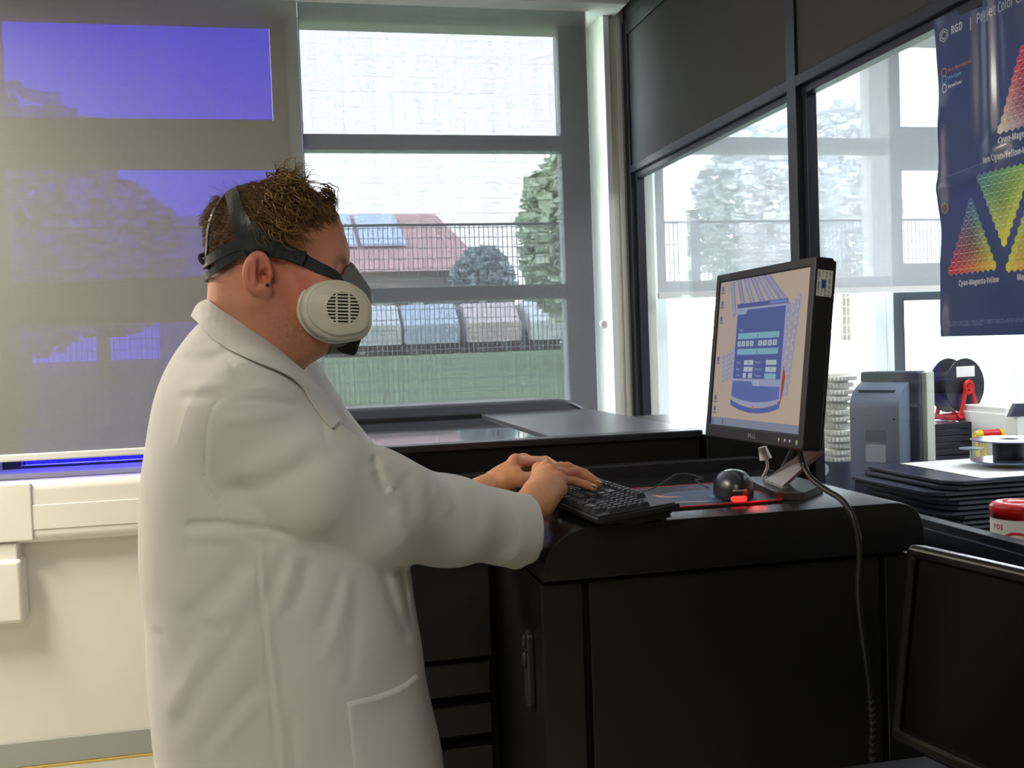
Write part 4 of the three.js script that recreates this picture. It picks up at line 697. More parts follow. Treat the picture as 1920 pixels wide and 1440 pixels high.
function surfaceNet(f, lo, hi, cell, ne = cell * 0.35) {
  const n = [0, 1, 2].map((k) => Math.ceil((hi[k] - lo[k]) / cell) + 1), [nx, ny, nz] = n, val = new Float32Array(nx * ny * nz), I = (i, j, k) => (k * ny + j) * nx + i;
  // coarse pass so that only cells near the surface are evaluated finely
  const B = 4, big = cell * B;
  for (let k = 0; k < nz; k += B) for (let j = 0; j < ny; j += B) for (let i = 0; i < nx; i += B) {
    const c = f(lo[0] + (i + B / 2) * cell, lo[1] + (j + B / 2) * cell, lo[2] + (k + B / 2) * cell), far = Math.abs(c) > big * 1.9;
    for (let kk = k; kk < Math.min(k + B, nz); kk++) for (let jj = j; jj < Math.min(j + B, ny); jj++) for (let ii = i; ii < Math.min(i + B, nx); ii++) val[I(ii, jj, kk)] = far ? c : f(lo[0] + ii * cell, lo[1] + jj * cell, lo[2] + kk * cell);
  }
  const vid = new Int32Array(nx * ny * nz).fill(-1), pos = [], idx = [], E = [[0, 1], [0, 2], [0, 4], [1, 3], [1, 5], [2, 3], [2, 6], [3, 7], [4, 5], [4, 6], [5, 7], [6, 7]], c8 = new Float32Array(8);
  for (let k = 0; k < nz - 1; k++) for (let j = 0; j < ny - 1; j++) for (let i = 0; i < nx - 1; i++) {
    let m = 0; for (let q = 0; q < 8; q++) { c8[q] = val[I(i + (q & 1), j + ((q >> 1) & 1), k + (q >> 2))]; if (c8[q] < 0) m |= 1 << q; }
    if (m === 0 || m === 255) continue;
    let sx = 0, sy = 0, sz = 0, cnt = 0;
    for (const [a, b] of E) if (((m >> a) & 1) !== ((m >> b) & 1)) { const t = c8[a] / (c8[a] - c8[b]); sx += (a & 1) + ((b & 1) - (a & 1)) * t; sy += ((a >> 1) & 1) + (((b >> 1) & 1) - ((a >> 1) & 1)) * t; sz += (a >> 2) + ((b >> 2) - (a >> 2)) * t; cnt++; }
    vid[I(i, j, k)] = pos.length / 3; pos.push(lo[0] + (i + sx / cnt) * cell, lo[1] + (j + sy / cnt) * cell, lo[2] + (k + sz / cnt) * cell);
  }
  const quad = (a, b, c, d, flip) => { if (a < 0 || b < 0 || c < 0 || d < 0) return; flip ? idx.push(a, c, b, a, d, c) : idx.push(a, b, c, a, c, d); };
  for (let k = 1; k < nz - 1; k++) for (let j = 1; j < ny - 1; j++) for (let i = 1; i < nx - 1; i++) {
    const s = val[I(i, j, k)] < 0;
    if (s !== val[I(i + 1, j, k)] < 0) quad(vid[I(i, j - 1, k - 1)], vid[I(i, j, k - 1)], vid[I(i, j, k)], vid[I(i, j - 1, k)], !s);
    if (s !== val[I(i, j + 1, k)] < 0) quad(vid[I(i - 1, j, k - 1)], vid[I(i - 1, j, k)], vid[I(i, j, k)], vid[I(i, j, k - 1)], !s);
    if (s !== val[I(i, j, k + 1)] < 0) quad(vid[I(i - 1, j - 1, k)], vid[I(i, j - 1, k)], vid[I(i, j, k)], vid[I(i - 1, j, k)], !s);
  }
  const nor = new Float32Array(pos.length), uv = new Float32Array(pos.length / 3 * 2);
  for (let v = 0; v < pos.length / 3; v++) { const x = pos[3 * v], y = pos[3 * v + 1], z = pos[3 * v + 2], g = gradient(f, x, y, z, ne); nor.set([g.x, g.y, g.z], 3 * v); uv.set([x * 0.9 - z * 0.45, y], 2 * v); }
  const g = new THREE.BufferGeometry(); g.setAttribute('position', new THREE.BufferAttribute(new Float32Array(pos), 3)); g.setAttribute('normal', new THREE.BufferAttribute(nor, 3)); g.setAttribute('uv', new THREE.BufferAttribute(uv, 2)); g.setIndex(idx); return g;
}
// move a point onto f = level along the gradient
function settle(f, p, level = 0, n = 5) { for (let i = 0; i < n; i++) { const d = f(p.x, p.y, p.z) - level; if (Math.abs(d) < 1e-5) break; p.addScaledVector(gradient(f, p.x, p.y, p.z, 0.0015), -clamp(d, -0.03, 0.03)); } return p; }
// a strap or patch that lies on f: centre line of points, width along it, thickness
function drape(f, pts, width, off, th, { seg = 40, across = 6, iter = 5, crown = 0, uvk = 1 } = {}) {
  const cv = new THREE.CatmullRomCurve3(pts, false, 'centripetal'), pos = [], uv = [], idx = [], W = typeof width === 'function' ? width : () => width, rows = [];
  for (let i = 0; i <= seg; i++) {
    const u = i / seg, p = settle(f, cv.getPointAt(u), off, iter), t = cv.getTangentAt(u), n = gradient(f, p.x, p.y, p.z, 0.004), s = t.clone().cross(n).normalize(), top = [], bot = [];
    for (let j = 0; j <= across; j++) { const v = j / across - 0.5, q = settle(f, p.clone().addScaledVector(s, W(u) * v), off, iter), m = gradient(f, q.x, q.y, q.z, 0.004); top.push(q.clone().addScaledVector(m, th * (1 + crown * (0.25 - v * v) * 4))); bot.push(q); }
    rows.push(top.concat(bot.reverse()));
  }
  const R = rows[0].length;
  rows.forEach((r, i) => r.forEach((q, j) => { pos.push(q.x, q.y, q.z); uv.push(j / R * uvk, i / seg * uvk); }));
  for (let i = 0; i < seg; i++) for (let j = 0; j < R; j++) { const a = i * R + j, b = i * R + (j + 1) % R, c = a + R, d = b + R; idx.push(a, b, d, a, d, c); }
  for (const [i, fl] of [[0, 1], [seg, 0]]) for (let j = 1; j < R - 1; j++) { const a = i * R; fl ? idx.push(a, a + j + 1, a + j) : idx.push(a, a + j, a + j + 1); }
  const g = new THREE.BufferGeometry(); g.setAttribute('position', new THREE.BufferAttribute(new Float32Array(pos), 3)); g.setAttribute('uv', new THREE.BufferAttribute(new Float32Array(uv), 2)); g.setIndex(idx);
  const c = toCreasedNormals(g, 0.7); return c;
}
const ZM = -1.65, AX = (px, py) => onZ(px, py, ZM);           // the man's middle plane
const H = (px, py, lat = 0) => { const p = AX(px, py); p.z += lat; return p; };
const PXM = AX(540, 500).distanceTo(AX(541, 500));               // metres per pixel there

// ---- head and neck
const headCentre = H(505, 440);
const F_ = {};
{
  const e = (px, py, lat, rx, ry, rz, turn) => ellipsoid(H(px, py, lat), rx * PXM, ry * PXM, rz, turn);
  const cran = e(504, 437, 0, 112, 90, 0.078, 0.12), fore = e(577, 452, 0, 72, 78, 0.064), mid = e(578, 545, 0, 66, 112, 0.060), jaws = [1, -1].map((s) => capsule(H(500, 560, s * 0.054), H(575, 640, s * 0.026), 0.022, 0.022)), chin = e(578, 640, 0, 28, 27, 0.028), sub = e(533, 625, 0, 58, 52, 0.052), mouth = e(606, 600, 0, 36, 48, 0.036), nose = e(650, 548, 0, 26, 34, 0.017, -0.35), brow = e(624, 478, 0, 25, 22, 0.043, -0.3), browFar = brow, cheeks = [1, -1].map((s) => ball(H(605, 545, s * 0.042), 0.026)), neck = capsule(H(470, 545), H(464, 705), 0.057, 0.060), throat = capsule(H(504, 590), H(492, 700), 0.048, 0.054), nape = capsule(H(446, 520), H(444, 640), 0.036, 0.040);
  const sock = [1, -1].map((s) => ball(H(643, 506, s * 0.037), 0.0085)), lids = [1, -1].map((s) => ball(H(627, 507, s * 0.030), 0.0125));
  F_.skull = (x, y, z) => {
    let d = smin(cran(x, y, z), fore(x, y, z), 0.03); d = smin(d, mid(x, y, z), 0.03);
    d = smin(d, Math.min(jaws[0](x, y, z), jaws[1](x, y, z)), 0.035); d = smin(d, chin(x, y, z), 0.025); d = smin(d, sub(x, y, z), 0.035); d = smin(d, mouth(x, y, z), 0.03); d = smin(d, nose(x, y, z), 0.015);
    d = smin(d, Math.min(cheeks[0](x, y, z), cheeks[1](x, y, z)), 0.03); d = smin(d, smin(brow(x, y, z), browFar(x, y, z), 0.01), 0.022);
    d = smax(d, -Math.min(sock[0](x, y, z), sock[1](x, y, z)), 0.016); d = smin(d, Math.min(lids[0](x, y, z), lids[1](x, y, z)), 0.004);
    d = smin(d, smin(neck(x, y, z), smin(throat(x, y, z), nape(x, y, z), 0.03), 0.03), 0.035);
    return d;
  };
  // ears: flared shell with rim, hollow and lobe
  const ears = [1, -1].map((s) => {
    const lat = 0.077, c = H(485, 519, s * (lat + 0.002)), rim = ellipsoid(c, 27 * PXM, 41 * PXM, 0.011, -0.12), hollow = ellipsoid(H(489, 516, s * (lat + 0.0135)), 18.5 * PXM, 30 * PXM, 0.0115, -0.12), deep = ellipsoid(H(497, 524, s * (lat + 0.007)), 9.5 * PXM, 13 * PXM, 0.014, -0.1), fold = capsule(H(480, 498, s * (lat + 0.0075)), H(481, 536, s * (lat + 0.006)), 0.0038, 0.0034), lobe = ellipsoid(H(501, 551, s * (lat + 0.001)), 11 * PXM, 11 * PXM, 0.0062), tragus = ball(H(508, 522, s * (lat + 0.001)), 0.0052);
    return (x, y, z) => { if (Math.abs(z - c.z) > 0.05 || Math.hypot(x - c.x, y - c.y) > 0.09) return 0.03; let d = rim(x, y, z); d = smax(d, -hollow(x, y, z), 0.006); d = smin(d, fold(x, y, z), 0.006); d = smax(d, -deep(x, y, z), 0.005); d = smin(d, lobe(x, y, z), 0.008); return smin(d, tragus(x, y, z), 0.006); };
  });
  F_.head = (x, y, z) => { const d = F_.skull(x, y, z), e2 = Math.min(ears[0](x, y, z), ears[1](x, y, z)); let o = smin(d, e2, 0.008); return o + 0.0004 * N3(x * 90, y * 90, z * 90); };
}
// ---- hands: joints in pixels and depth
function hand(chains, palm, cut) {
  const parts2 = [];
  for (const [pts, radii] of chains) for (let i = 0; i + 1 < pts.length; i++) parts2.push([chains.length, capsule(pts[i], pts[i + 1], radii[i], radii[i + 1]), chains.findIndex((c) => c[0] === pts)]);
  return (x, y, z) => {
    let pd = 9; for (const c of palm) pd = smin(pd, c(x, y, z), 0.0105);
    const fd = new Array(chains.length).fill(9);
    for (const [, c, i] of parts2) fd[i] = smin(fd[i], c(x, y, z), 0.004);
    let d = pd; let fmin = 9; for (const v of fd) { fmin = smin(fmin, v, 0.0022); }
    d = smin(pd, fmin, 0.009);
    return d + 0.0003 * N3(x * 160, y * 160, z * 160);
  };
}
const hp = (px, py, d) => at(px, py, d);
{ // right hand: seen from its little finger side, pointing to the keys
  const W = hp(1000, 952, 1.800), k = [hp(1012, 882, 1.955), hp(1026, 878, 1.93), hp(1036, 887, 1.905), hp(1048, 901, 1.885)]; // knuckles index .. little
  const ch = [
    [[k[0], hp(1052, 875, 1.99), hp(1083, 884, 2.0), hp(1104, 897, 2.0)], [0.0105, 0.0092, 0.0082, 0.0072]],
    [[k[1], hp(1064, 876, 1.965), hp(1096, 888, 1.975), hp(1118, 902, 1.975)], [0.0108, 0.0095, 0.0085, 0.0074]],
    [[k[2], hp(1080, 886, 1.94), hp(1105, 897, 1.945), hp(1122, 907, 1.945)], [0.0104, 0.0092, 0.0082, 0.0072]],
    [[k[3], hp(1077, 902, 1.915), hp(1099, 909, 1.915), hp(1114, 915, 1.912)], [0.0098, 0.0084, 0.0076, 0.0068]],
    [[hp(992, 935, 1.86), hp(1015, 920, 1.945), hp(1045, 915, 1.985), hp(1072, 917, 2.0)], [0.015, 0.0125, 0.0105, 0.009]],
  ];
  const palm = [capsule(hp(988, 950, 1.80), hp(1004, 934, 1.825), 0.029, 0.027), capsule(hp(975, 965, 1.76), W, 0.031, 0.030), capsule(hp(1003, 930, 1.84), k[0], 0.022, 0.0125), capsule(hp(1006, 930, 1.83), k[1], 0.022, 0.013), capsule(hp(1012, 935, 1.82), k[2], 0.021, 0.0128), capsule(hp(1018, 942, 1.81), k[3], 0.021, 0.0125), capsule(hp(1016, 950, 1.81), hp(1050, 918, 1.87), 0.019, 0.0135), capsule(hp(1000, 925, 1.86), hp(1022, 905, 1.91), 0.022, 0.015), ...k.map((q) => ball(q.clone().add(V(-0.002, 0.0035, 0.001)), 0.0112)), capsule(hp(1000, 932, 1.82), hp(1030, 915, 1.86), 0.022, 0.02)];
  F_.right = hand(ch, palm); F_.rightTips = [ch[3], ch[2]];
}
{ // left hand behind it: thumb side towards us
  const k = [hp(968, 866, 2.05), hp(982, 865, 2.085), hp(992, 869, 2.12), hp(1000, 876, 2.15)];
  const ch = [
    [[k[0], hp(1010, 866, 2.085), hp(1034, 876, 2.10), hp(1050, 891, 2.105)], [0.0112, 0.0096, 0.0084, 0.0074]],
    [[k[1], hp(1024, 864, 2.115), hp(1046, 876, 2.13), hp(1060, 891, 2.13)], [0.0112, 0.0096, 0.0085, 0.0075]],
    [[k[2], hp(1030, 868, 2.15), hp(1052, 879, 2.16), hp(1064, 892, 2.16)], [0.0108, 0.0092, 0.0082, 0.0072]],
    [[k[3], hp(1030, 876, 2.175), hp(1048, 884, 2.18), hp(1058, 893, 2.18)], [0.0098, 0.0084, 0.0076, 0.0068]],
    [[hp(950, 902, 2.02), hp(975, 900, 2.02), hp(1000, 894, 2.04), hp(1022, 893, 2.05)], [0.0165, 0.0140, 0.0115, 0.0098]],
  ];
  const palm = [capsule(hp(925, 915, 2.04), hp(945, 898, 2.05), 0.029, 0.028), capsule(hp(890, 928, 2.0), hp(928, 912, 2.04), 0.031, 0.030), capsule(hp(945, 896, 2.05), k[0], 0.025, 0.0135), capsule(hp(950, 896, 2.07), k[1], 0.024, 0.0135), capsule(hp(955, 898, 2.09), k[2], 0.022, 0.013), capsule(hp(958, 902, 2.11), k[3], 0.021, 0.0125), capsule(hp(945, 902, 2.03), hp(965, 890, 2.03), 0.022, 0.016), ...k.map((q) => ball(q.clone().add(V(-0.002, 0.0035, 0.001)), 0.0116))];
  F_.left = hand(ch, palm);
}
// ---- lab coat: torso from its outline, sleeves, skirt
const outline = [ // [row, back, front] in photograph pixels; half width in metres
  [588, 384, 428, 0.050], [604, 372, 448, 0.075], [640, 342, 508, 0.122], [680, 316, 556, 0.156], [720, 298, 589, 0.185], [760, 286, 613, 0.180], [800, 278, 634, 0.184], [840, 272, 656, 0.187], [880, 267, 684, 0.190], [920, 264, 716, 0.192], [960, 262, 736, 0.194], [1000, 262, 750, 0.196], [1060, 264, 764, 0.198], [1110, 270, 771, 0.199], [1180, 276, 783, 0.200], [1245, 276, 791, 0.201], [1310, 283, 801, 0.203], [1380, 289, 815, 0.206], [1440, 298, 828, 0.208], [1650, 312, 842, 0.215], [2050, 322, 850, 0.220],
].map(([py, a, b, w]) => { const p = AX(a, py), q = AX(b, py); return { y: (p.y + q.y) / 2, x0: p.x, x1: q.x, w }; });
const HEM = outline[outline.length - 1].y;
function torsoAt(y) { let i = 0; while (i < outline.length - 2 && outline[i + 1].y > y) i++; const a = outline[i], b = outline[i + 1], t = clamp((a.y - y) / (a.y - b.y), 0, 1); return [lerp(a.x0, b.x0, t), lerp(a.x1, b.x1, t), lerp(a.w, b.w, t)]; }
// smooth table of the outline
const TAB = 400, tab = Array.from({ length: TAB + 1 }, (_, i) => { const y = lerp(HEM - 0.02, outline[0].y + 0.02, i / TAB); const acc = [0, 0, 0]; for (let k = -6; k <= 6; k++) torsoAt(y + k * 0.004).forEach((v, j) => (acc[j] += v / 13)); return acc; });
function torso(x, y, z) {
  const f = clamp((y - HEM + 0.02) / (outline[0].y - HEM + 0.04), 0, 0.99999) * TAB, i = Math.floor(f), t = f - i, A = tab[i], Bq = tab[i + 1] ?? A;
  const x0 = A[0] + (Bq[0] - A[0]) * t, x1 = A[1] + (Bq[1] - A[1]) * t, w = A[2] + (Bq[2] - A[2]) * t, cx = (x0 + x1) / 2, a = (x1 - x0) / 2, u = Math.abs(x - cx) / a, v = Math.abs(z - ZM) / w, e = 2.25, r = Math.pow(Math.pow(u, e) + Math.pow(v, e), 1 / e);
  let d = (r - 1) * Math.min(a, w) * (0.85 + 0.15 * Math.min(r, 1)); d = Math.max(d, y - outline[0].y, HEM - y); return d;
}
const C_ = {
  shoulder: at(462, 768, 1.455), mid: at(588, 905, 1.475), elbow: at(692, 954, 1.545), fore: at(840, 977, 1.66), cuff: at(985, 992, 1.765), far: at(985, 992, 1.765),
  lsh: H(505, 745, -0.175), lel: at(735, 965, 1.93), lcu: at(872, 945, 1.99),
};
C_.tip = C_.cuff.clone().add(C_.cuff.clone().sub(C_.fore).normalize().multiplyScalar(0.035));
const sl = [capsule(H(430, 700, 0.085), C_.shoulder, 0.050, 0.078), capsule(C_.shoulder, C_.mid, 0.079, 0.079), capsule(C_.mid, C_.elbow, 0.079, 0.080), capsule(C_.elbow, C_.fore, 0.080, 0.069), capsule(C_.fore, C_.tip, 0.066, 0.058)];
const sr = [capsule(H(430, 690, -0.085), C_.lsh, 0.052, 0.084), capsule(C_.lsh, C_.lel, 0.084, 0.056), capsule(C_.lel, C_.lcu, 0.056, 0.042)];
const cuffDir = C_.cuff.clone().sub(C_.fore).normalize(), cuffN = cuffDir.clone().add(V(0.03, 0.16, 0.30)).normalize();
const inner = capsule(C_.fore.clone().lerp(C_.cuff, 0.45), C_.tip.clone().addScaledVector(cuffDir, 0.05), 0.030, 0.049);
const tail = capsule(at(948, 1030, 1.715), at(966, 1050, 1.73), 0.024, 0.0125);
// folds: [depth, amplitude, width px, [px, py] ...]; ridges (+) and valleys (-) laid out on the cloth
const FOLDS = [
  // armhole seam and shoulder seam
  [1.42, -0.0032, 3.2, [432, 735], [402, 760], [392, 800], [388, 850], [385, 895], [392, 918], [410, 950], [430, 975]],
  [1.42, 0.0015, 8, [440, 742], [412, 766], [402, 802], [398, 850], [395, 893], [404, 914], [424, 948]],
  [1.42, -0.0022, 4, [424, 668], [440, 692], [452, 722]],
  [1.42, 0.004, 7, [464, 722], [500, 726], [540, 738], [566, 752]], [1.42, -0.0045, 6, [440, 745], [500, 748], [566, 764]], [1.42, 0.005, 12, [405, 785], [470, 782], [560, 768]],
  [1.42, -0.003, 6, [440, 690], [475, 708], [505, 712]], [1.42, -0.003, 6, [450, 705], [490, 722]],
  [1.42, -0.006, 12, [300, 672], [360, 676], [428, 668]], [1.42, 0.005, 14, [330, 655], [380, 655], [425, 652]], [1.42, -0.005, 10, [330, 745], [390, 742], [428, 738]], [1.42, 0.004, 10, [335, 725], [395, 722], [440, 712]],
  // sleeve: long diagonal fold from the armpit up to the elbow, creases at the elbow
  [1.42, 0.010, 26, [400, 895], [470, 880], [520, 855], [585, 820], [612, 810]], [1.42, -0.008, 20, [400, 930], [480, 912], [545, 884], [605, 845]], [1.40, 0.006, 18, [600, 815], [650, 830], [700, 870], [712, 900]],
  [1.46, -0.012, 9, [698, 850], [708, 882], [716, 908], [730, 926]], [1.46, 0.009, 16, [714, 868], [726, 898], [742, 924]], [1.5, -0.007, 15, [752, 885], [768, 925], [768, 970]], [1.5, 0.006, 16, [740, 940], [752, 985], [766, 1015]],
  [1.44, -0.005, 10, [430, 985], [470, 1005], [520, 1025]], [1.44, 0.006, 14, [430, 960], [500, 985], [570, 1015], [640, 1040]],
  [1.6, 0.005, 12, [800, 905], [830, 930], [838, 960]], [1.6, -0.004, 10, [780, 905], [800, 935], [800, 965]], [1.6, -0.004, 12, [870, 920], [900, 955], [890, 1000]], [1.6, 0.0035, 12, [905, 925], [935, 965], [930, 1010]],
  // cuff: stitched hem and tucks
  [1.7, -0.0028, 3.2, [985, 930], [1000, 955], [998, 985], [984, 1015], [974, 1050]], [1.7, -0.007, 6, [972, 1000], [956, 1030], [946, 1055]], [1.7, 0.006, 8, [962, 995], [944, 1030], [935, 1055]], [1.7, -0.005, 6, [985, 1000], [976, 1035], [966, 1060]],
  // below the arm: fold under the armpit, hanging folds, seams
  [1.45, -0.013, 9, [345, 984], [365, 978], [420, 975], [500, 985], [560, 1005]], [1.45, 0.006, 20, [350, 1010], [400, 1000], [470, 995]], [1.45, -0.006, 12, [345, 1015], [390, 1012], [440, 1018]], 
  [1.45, -0.008, 20, [470, 1030], [430, 1090], [380, 1130], [330, 1150]], [1.45, 0.008, 22, [480, 1060], [440, 1120], [390, 1165]], [1.45, -0.006, 14, [350, 1130], [375, 1165], [440, 1165]],
  [1.45, -0.006, 14, [540, 1020], [520, 1070], [500, 1120], [492, 1150]], [1.45, 0.006, 12, [556, 1028], [540, 1080], [520, 1140]], [1.45, -0.006, 14, [580, 1040], [570, 1090], [545, 1150]], [1.45, 0.005, 16, [655, 1075], [648, 1130], [630, 1190], [600, 1240]], [1.45, -0.006, 15, [640, 1075], [625, 1130], [600, 1185]], [1.45, -0.005, 14, [665, 1065], [668, 1150], [660, 1260], [650, 1300]],
  [1.45, -0.007, 16, [500, 1260], [450, 1310], [410, 1360], [380, 1400]], [1.45, 0.006, 18, [490, 1290], [440, 1345], [400, 1400]], [1.45, -0.007, 18, [480, 1140], [430, 1210], [370, 1290], [320, 1390]], [1.45, 0.006, 20, [400, 1190], [350, 1270], [310, 1350]], [1.45, -0.005, 16, [290, 1180], [310, 1230], [345, 1290]],
  [1.45, -0.0036, 4, [478, 985], [487, 1080], [497, 1180], [508, 1290], [518, 1380], [524, 1460]], [1.45, 0.0036, 7, [486, 985], [496, 1080], [506, 1180], [518, 1290], [528, 1380], [535, 1460]], [1.45, -0.003, 8, [545, 1330], [553, 1400], [560, 1460]],
  [1.48, -0.008, 10, [718, 1070], [738, 1130], [760, 1190], [782, 1240]], [1.48, 0.006, 12, [735, 1065], [755, 1120], [772, 1180]], [1.5, -0.007, 7, [752, 1062], [768, 1110], [778, 1160], [786, 1200]], [1.5, 0.006, 8, [768, 1068], [780, 1120], [788, 1180]],
].map(([d, amp, w, ...pts]) => ({ amp: amp * (w >= 9 ? (d === 1.45 ? 0.40 : 0.42) : 0.55), w: w * d / FOCAL, d, z: at(500, 900, d).z, P: pts.map(([px, py]) => { const q = at(px, py, d); return [q.x, q.y]; }) }));
for (const f of FOLDS) { const xs = f.P.map((p) => p[0]), ys = f.P.map((p) => p[1]); f.bb = [Math.min(...xs) - 3 * f.w, Math.max(...xs) + 3 * f.w, Math.min(...ys) - 3 * f.w, Math.max(...ys) + 3 * f.w]; }
function folds(x, y, z) {
  if (z < ZM + 0.02) return 0.003 * N3(x * 9, y * 7, z * 9);
  let s = 0;
  for (const f of FOLDS) {
    if (x < f.bb[0] || x > f.bb[1] || y < f.bb[2] || y > f.bb[3]) continue;
    let best = 9, tb = 0; const P = f.P, n = P.length - 1;
    for (let i = 0; i < n; i++) { const ax = P[i][0], ay = P[i][1], bx_ = P[i + 1][0] - ax, by = P[i + 1][1] - ay, L = bx_ * bx_ + by * by, t = clamp(((x - ax) * bx_ + (y - ay) * by) / L, 0, 1), d = Math.hypot(x - ax - bx_ * t, y - ay - by * t); if (d < best) { best = d; tb = (i + t) / n; } }
    const q = best / f.w; if (q > 3) continue;
    s += f.amp * Math.exp(-q * q) * smooth(tb, -0.001, 0.16) * (1 - smooth(tb, 0.84, 1.001) * 0.85);
  }
  return s * smooth(z, ZM + 0.02, ZM + 0.10) + 0.0016 * N3(x * 11, y * 6, z * 11) + 0.0034 * N3((x * 0.6 + y * 0.8) * 5, (x * 0.8 - y * 0.6) * 15, z * 5) * smooth(1.36 - y, -0.05, 0.12);
}
const sleeveNear = (x, y, z) => { let d = sl[1](x, y, z); d = smin(d, sl[2](x, y, z), 0.03); d = smin(d, sl[3](x, y, z), 0.05); d = smin(d, sl[4](x, y, z), 0.03); d = smin(d, tail(x, y, z), 0.03); const c = (x - C_.cuff.x) * cuffN.x + (y - C_.cuff.y) * cuffN.y + (z - C_.cuff.z) * cuffN.z - 0.012; d = smax(d, c, 0.006); return smax(d, -inner(x, y, z), 0.006); };
const sleeveFar = (x, y, z) => { let d = smin(sr[1](x, y, z), sr[2](x, y, z), 0.03); return d; };
const neckA = capsule(H(452, 560), H(442, 650), 0.074, 0.064), neckB = capsule(H(470, 590), H(520, 664), 0.056, 0.046), neckHole = (x, y, z) => smin(neckA(x, y, z), neckB(x, y, z), 0.02);
F_.coat = (x, y, z) => {
  let d = torso(x, y, z);
  d = smin(d, sl[0](x, y, z), 0.05); d = smin(d, sr[0](x, y, z), 0.05); d = smin(d, sleeveFar(x, y, z), 0.03);
  d = smin(d, sleeveNear(x, y, z), 0.011);
  d = smax(d, -neckHole(x, y, z), 0.01);
  return d < 0.05 && d > -0.05 ? d - folds(x, y, z) : d;
};
const rW = rng(90), cloth = tile(256, (u, v, i, j) => 0.5 + 0.22 * Math.sin((i + j) * Math.PI / 2) + 0.25 * (rW() - 0.5), 9);
const coatM = phys({ color: rgb(216, 214, 209), roughness: 0.9, sheen: 0.15, sheenRoughness: 0.6, bumpMap: cloth, bumpScale: 0.0002 });

const man = thing('person', 'man in a white lab coat and respirator typing at the console', 'person', [0, 0, 0]);
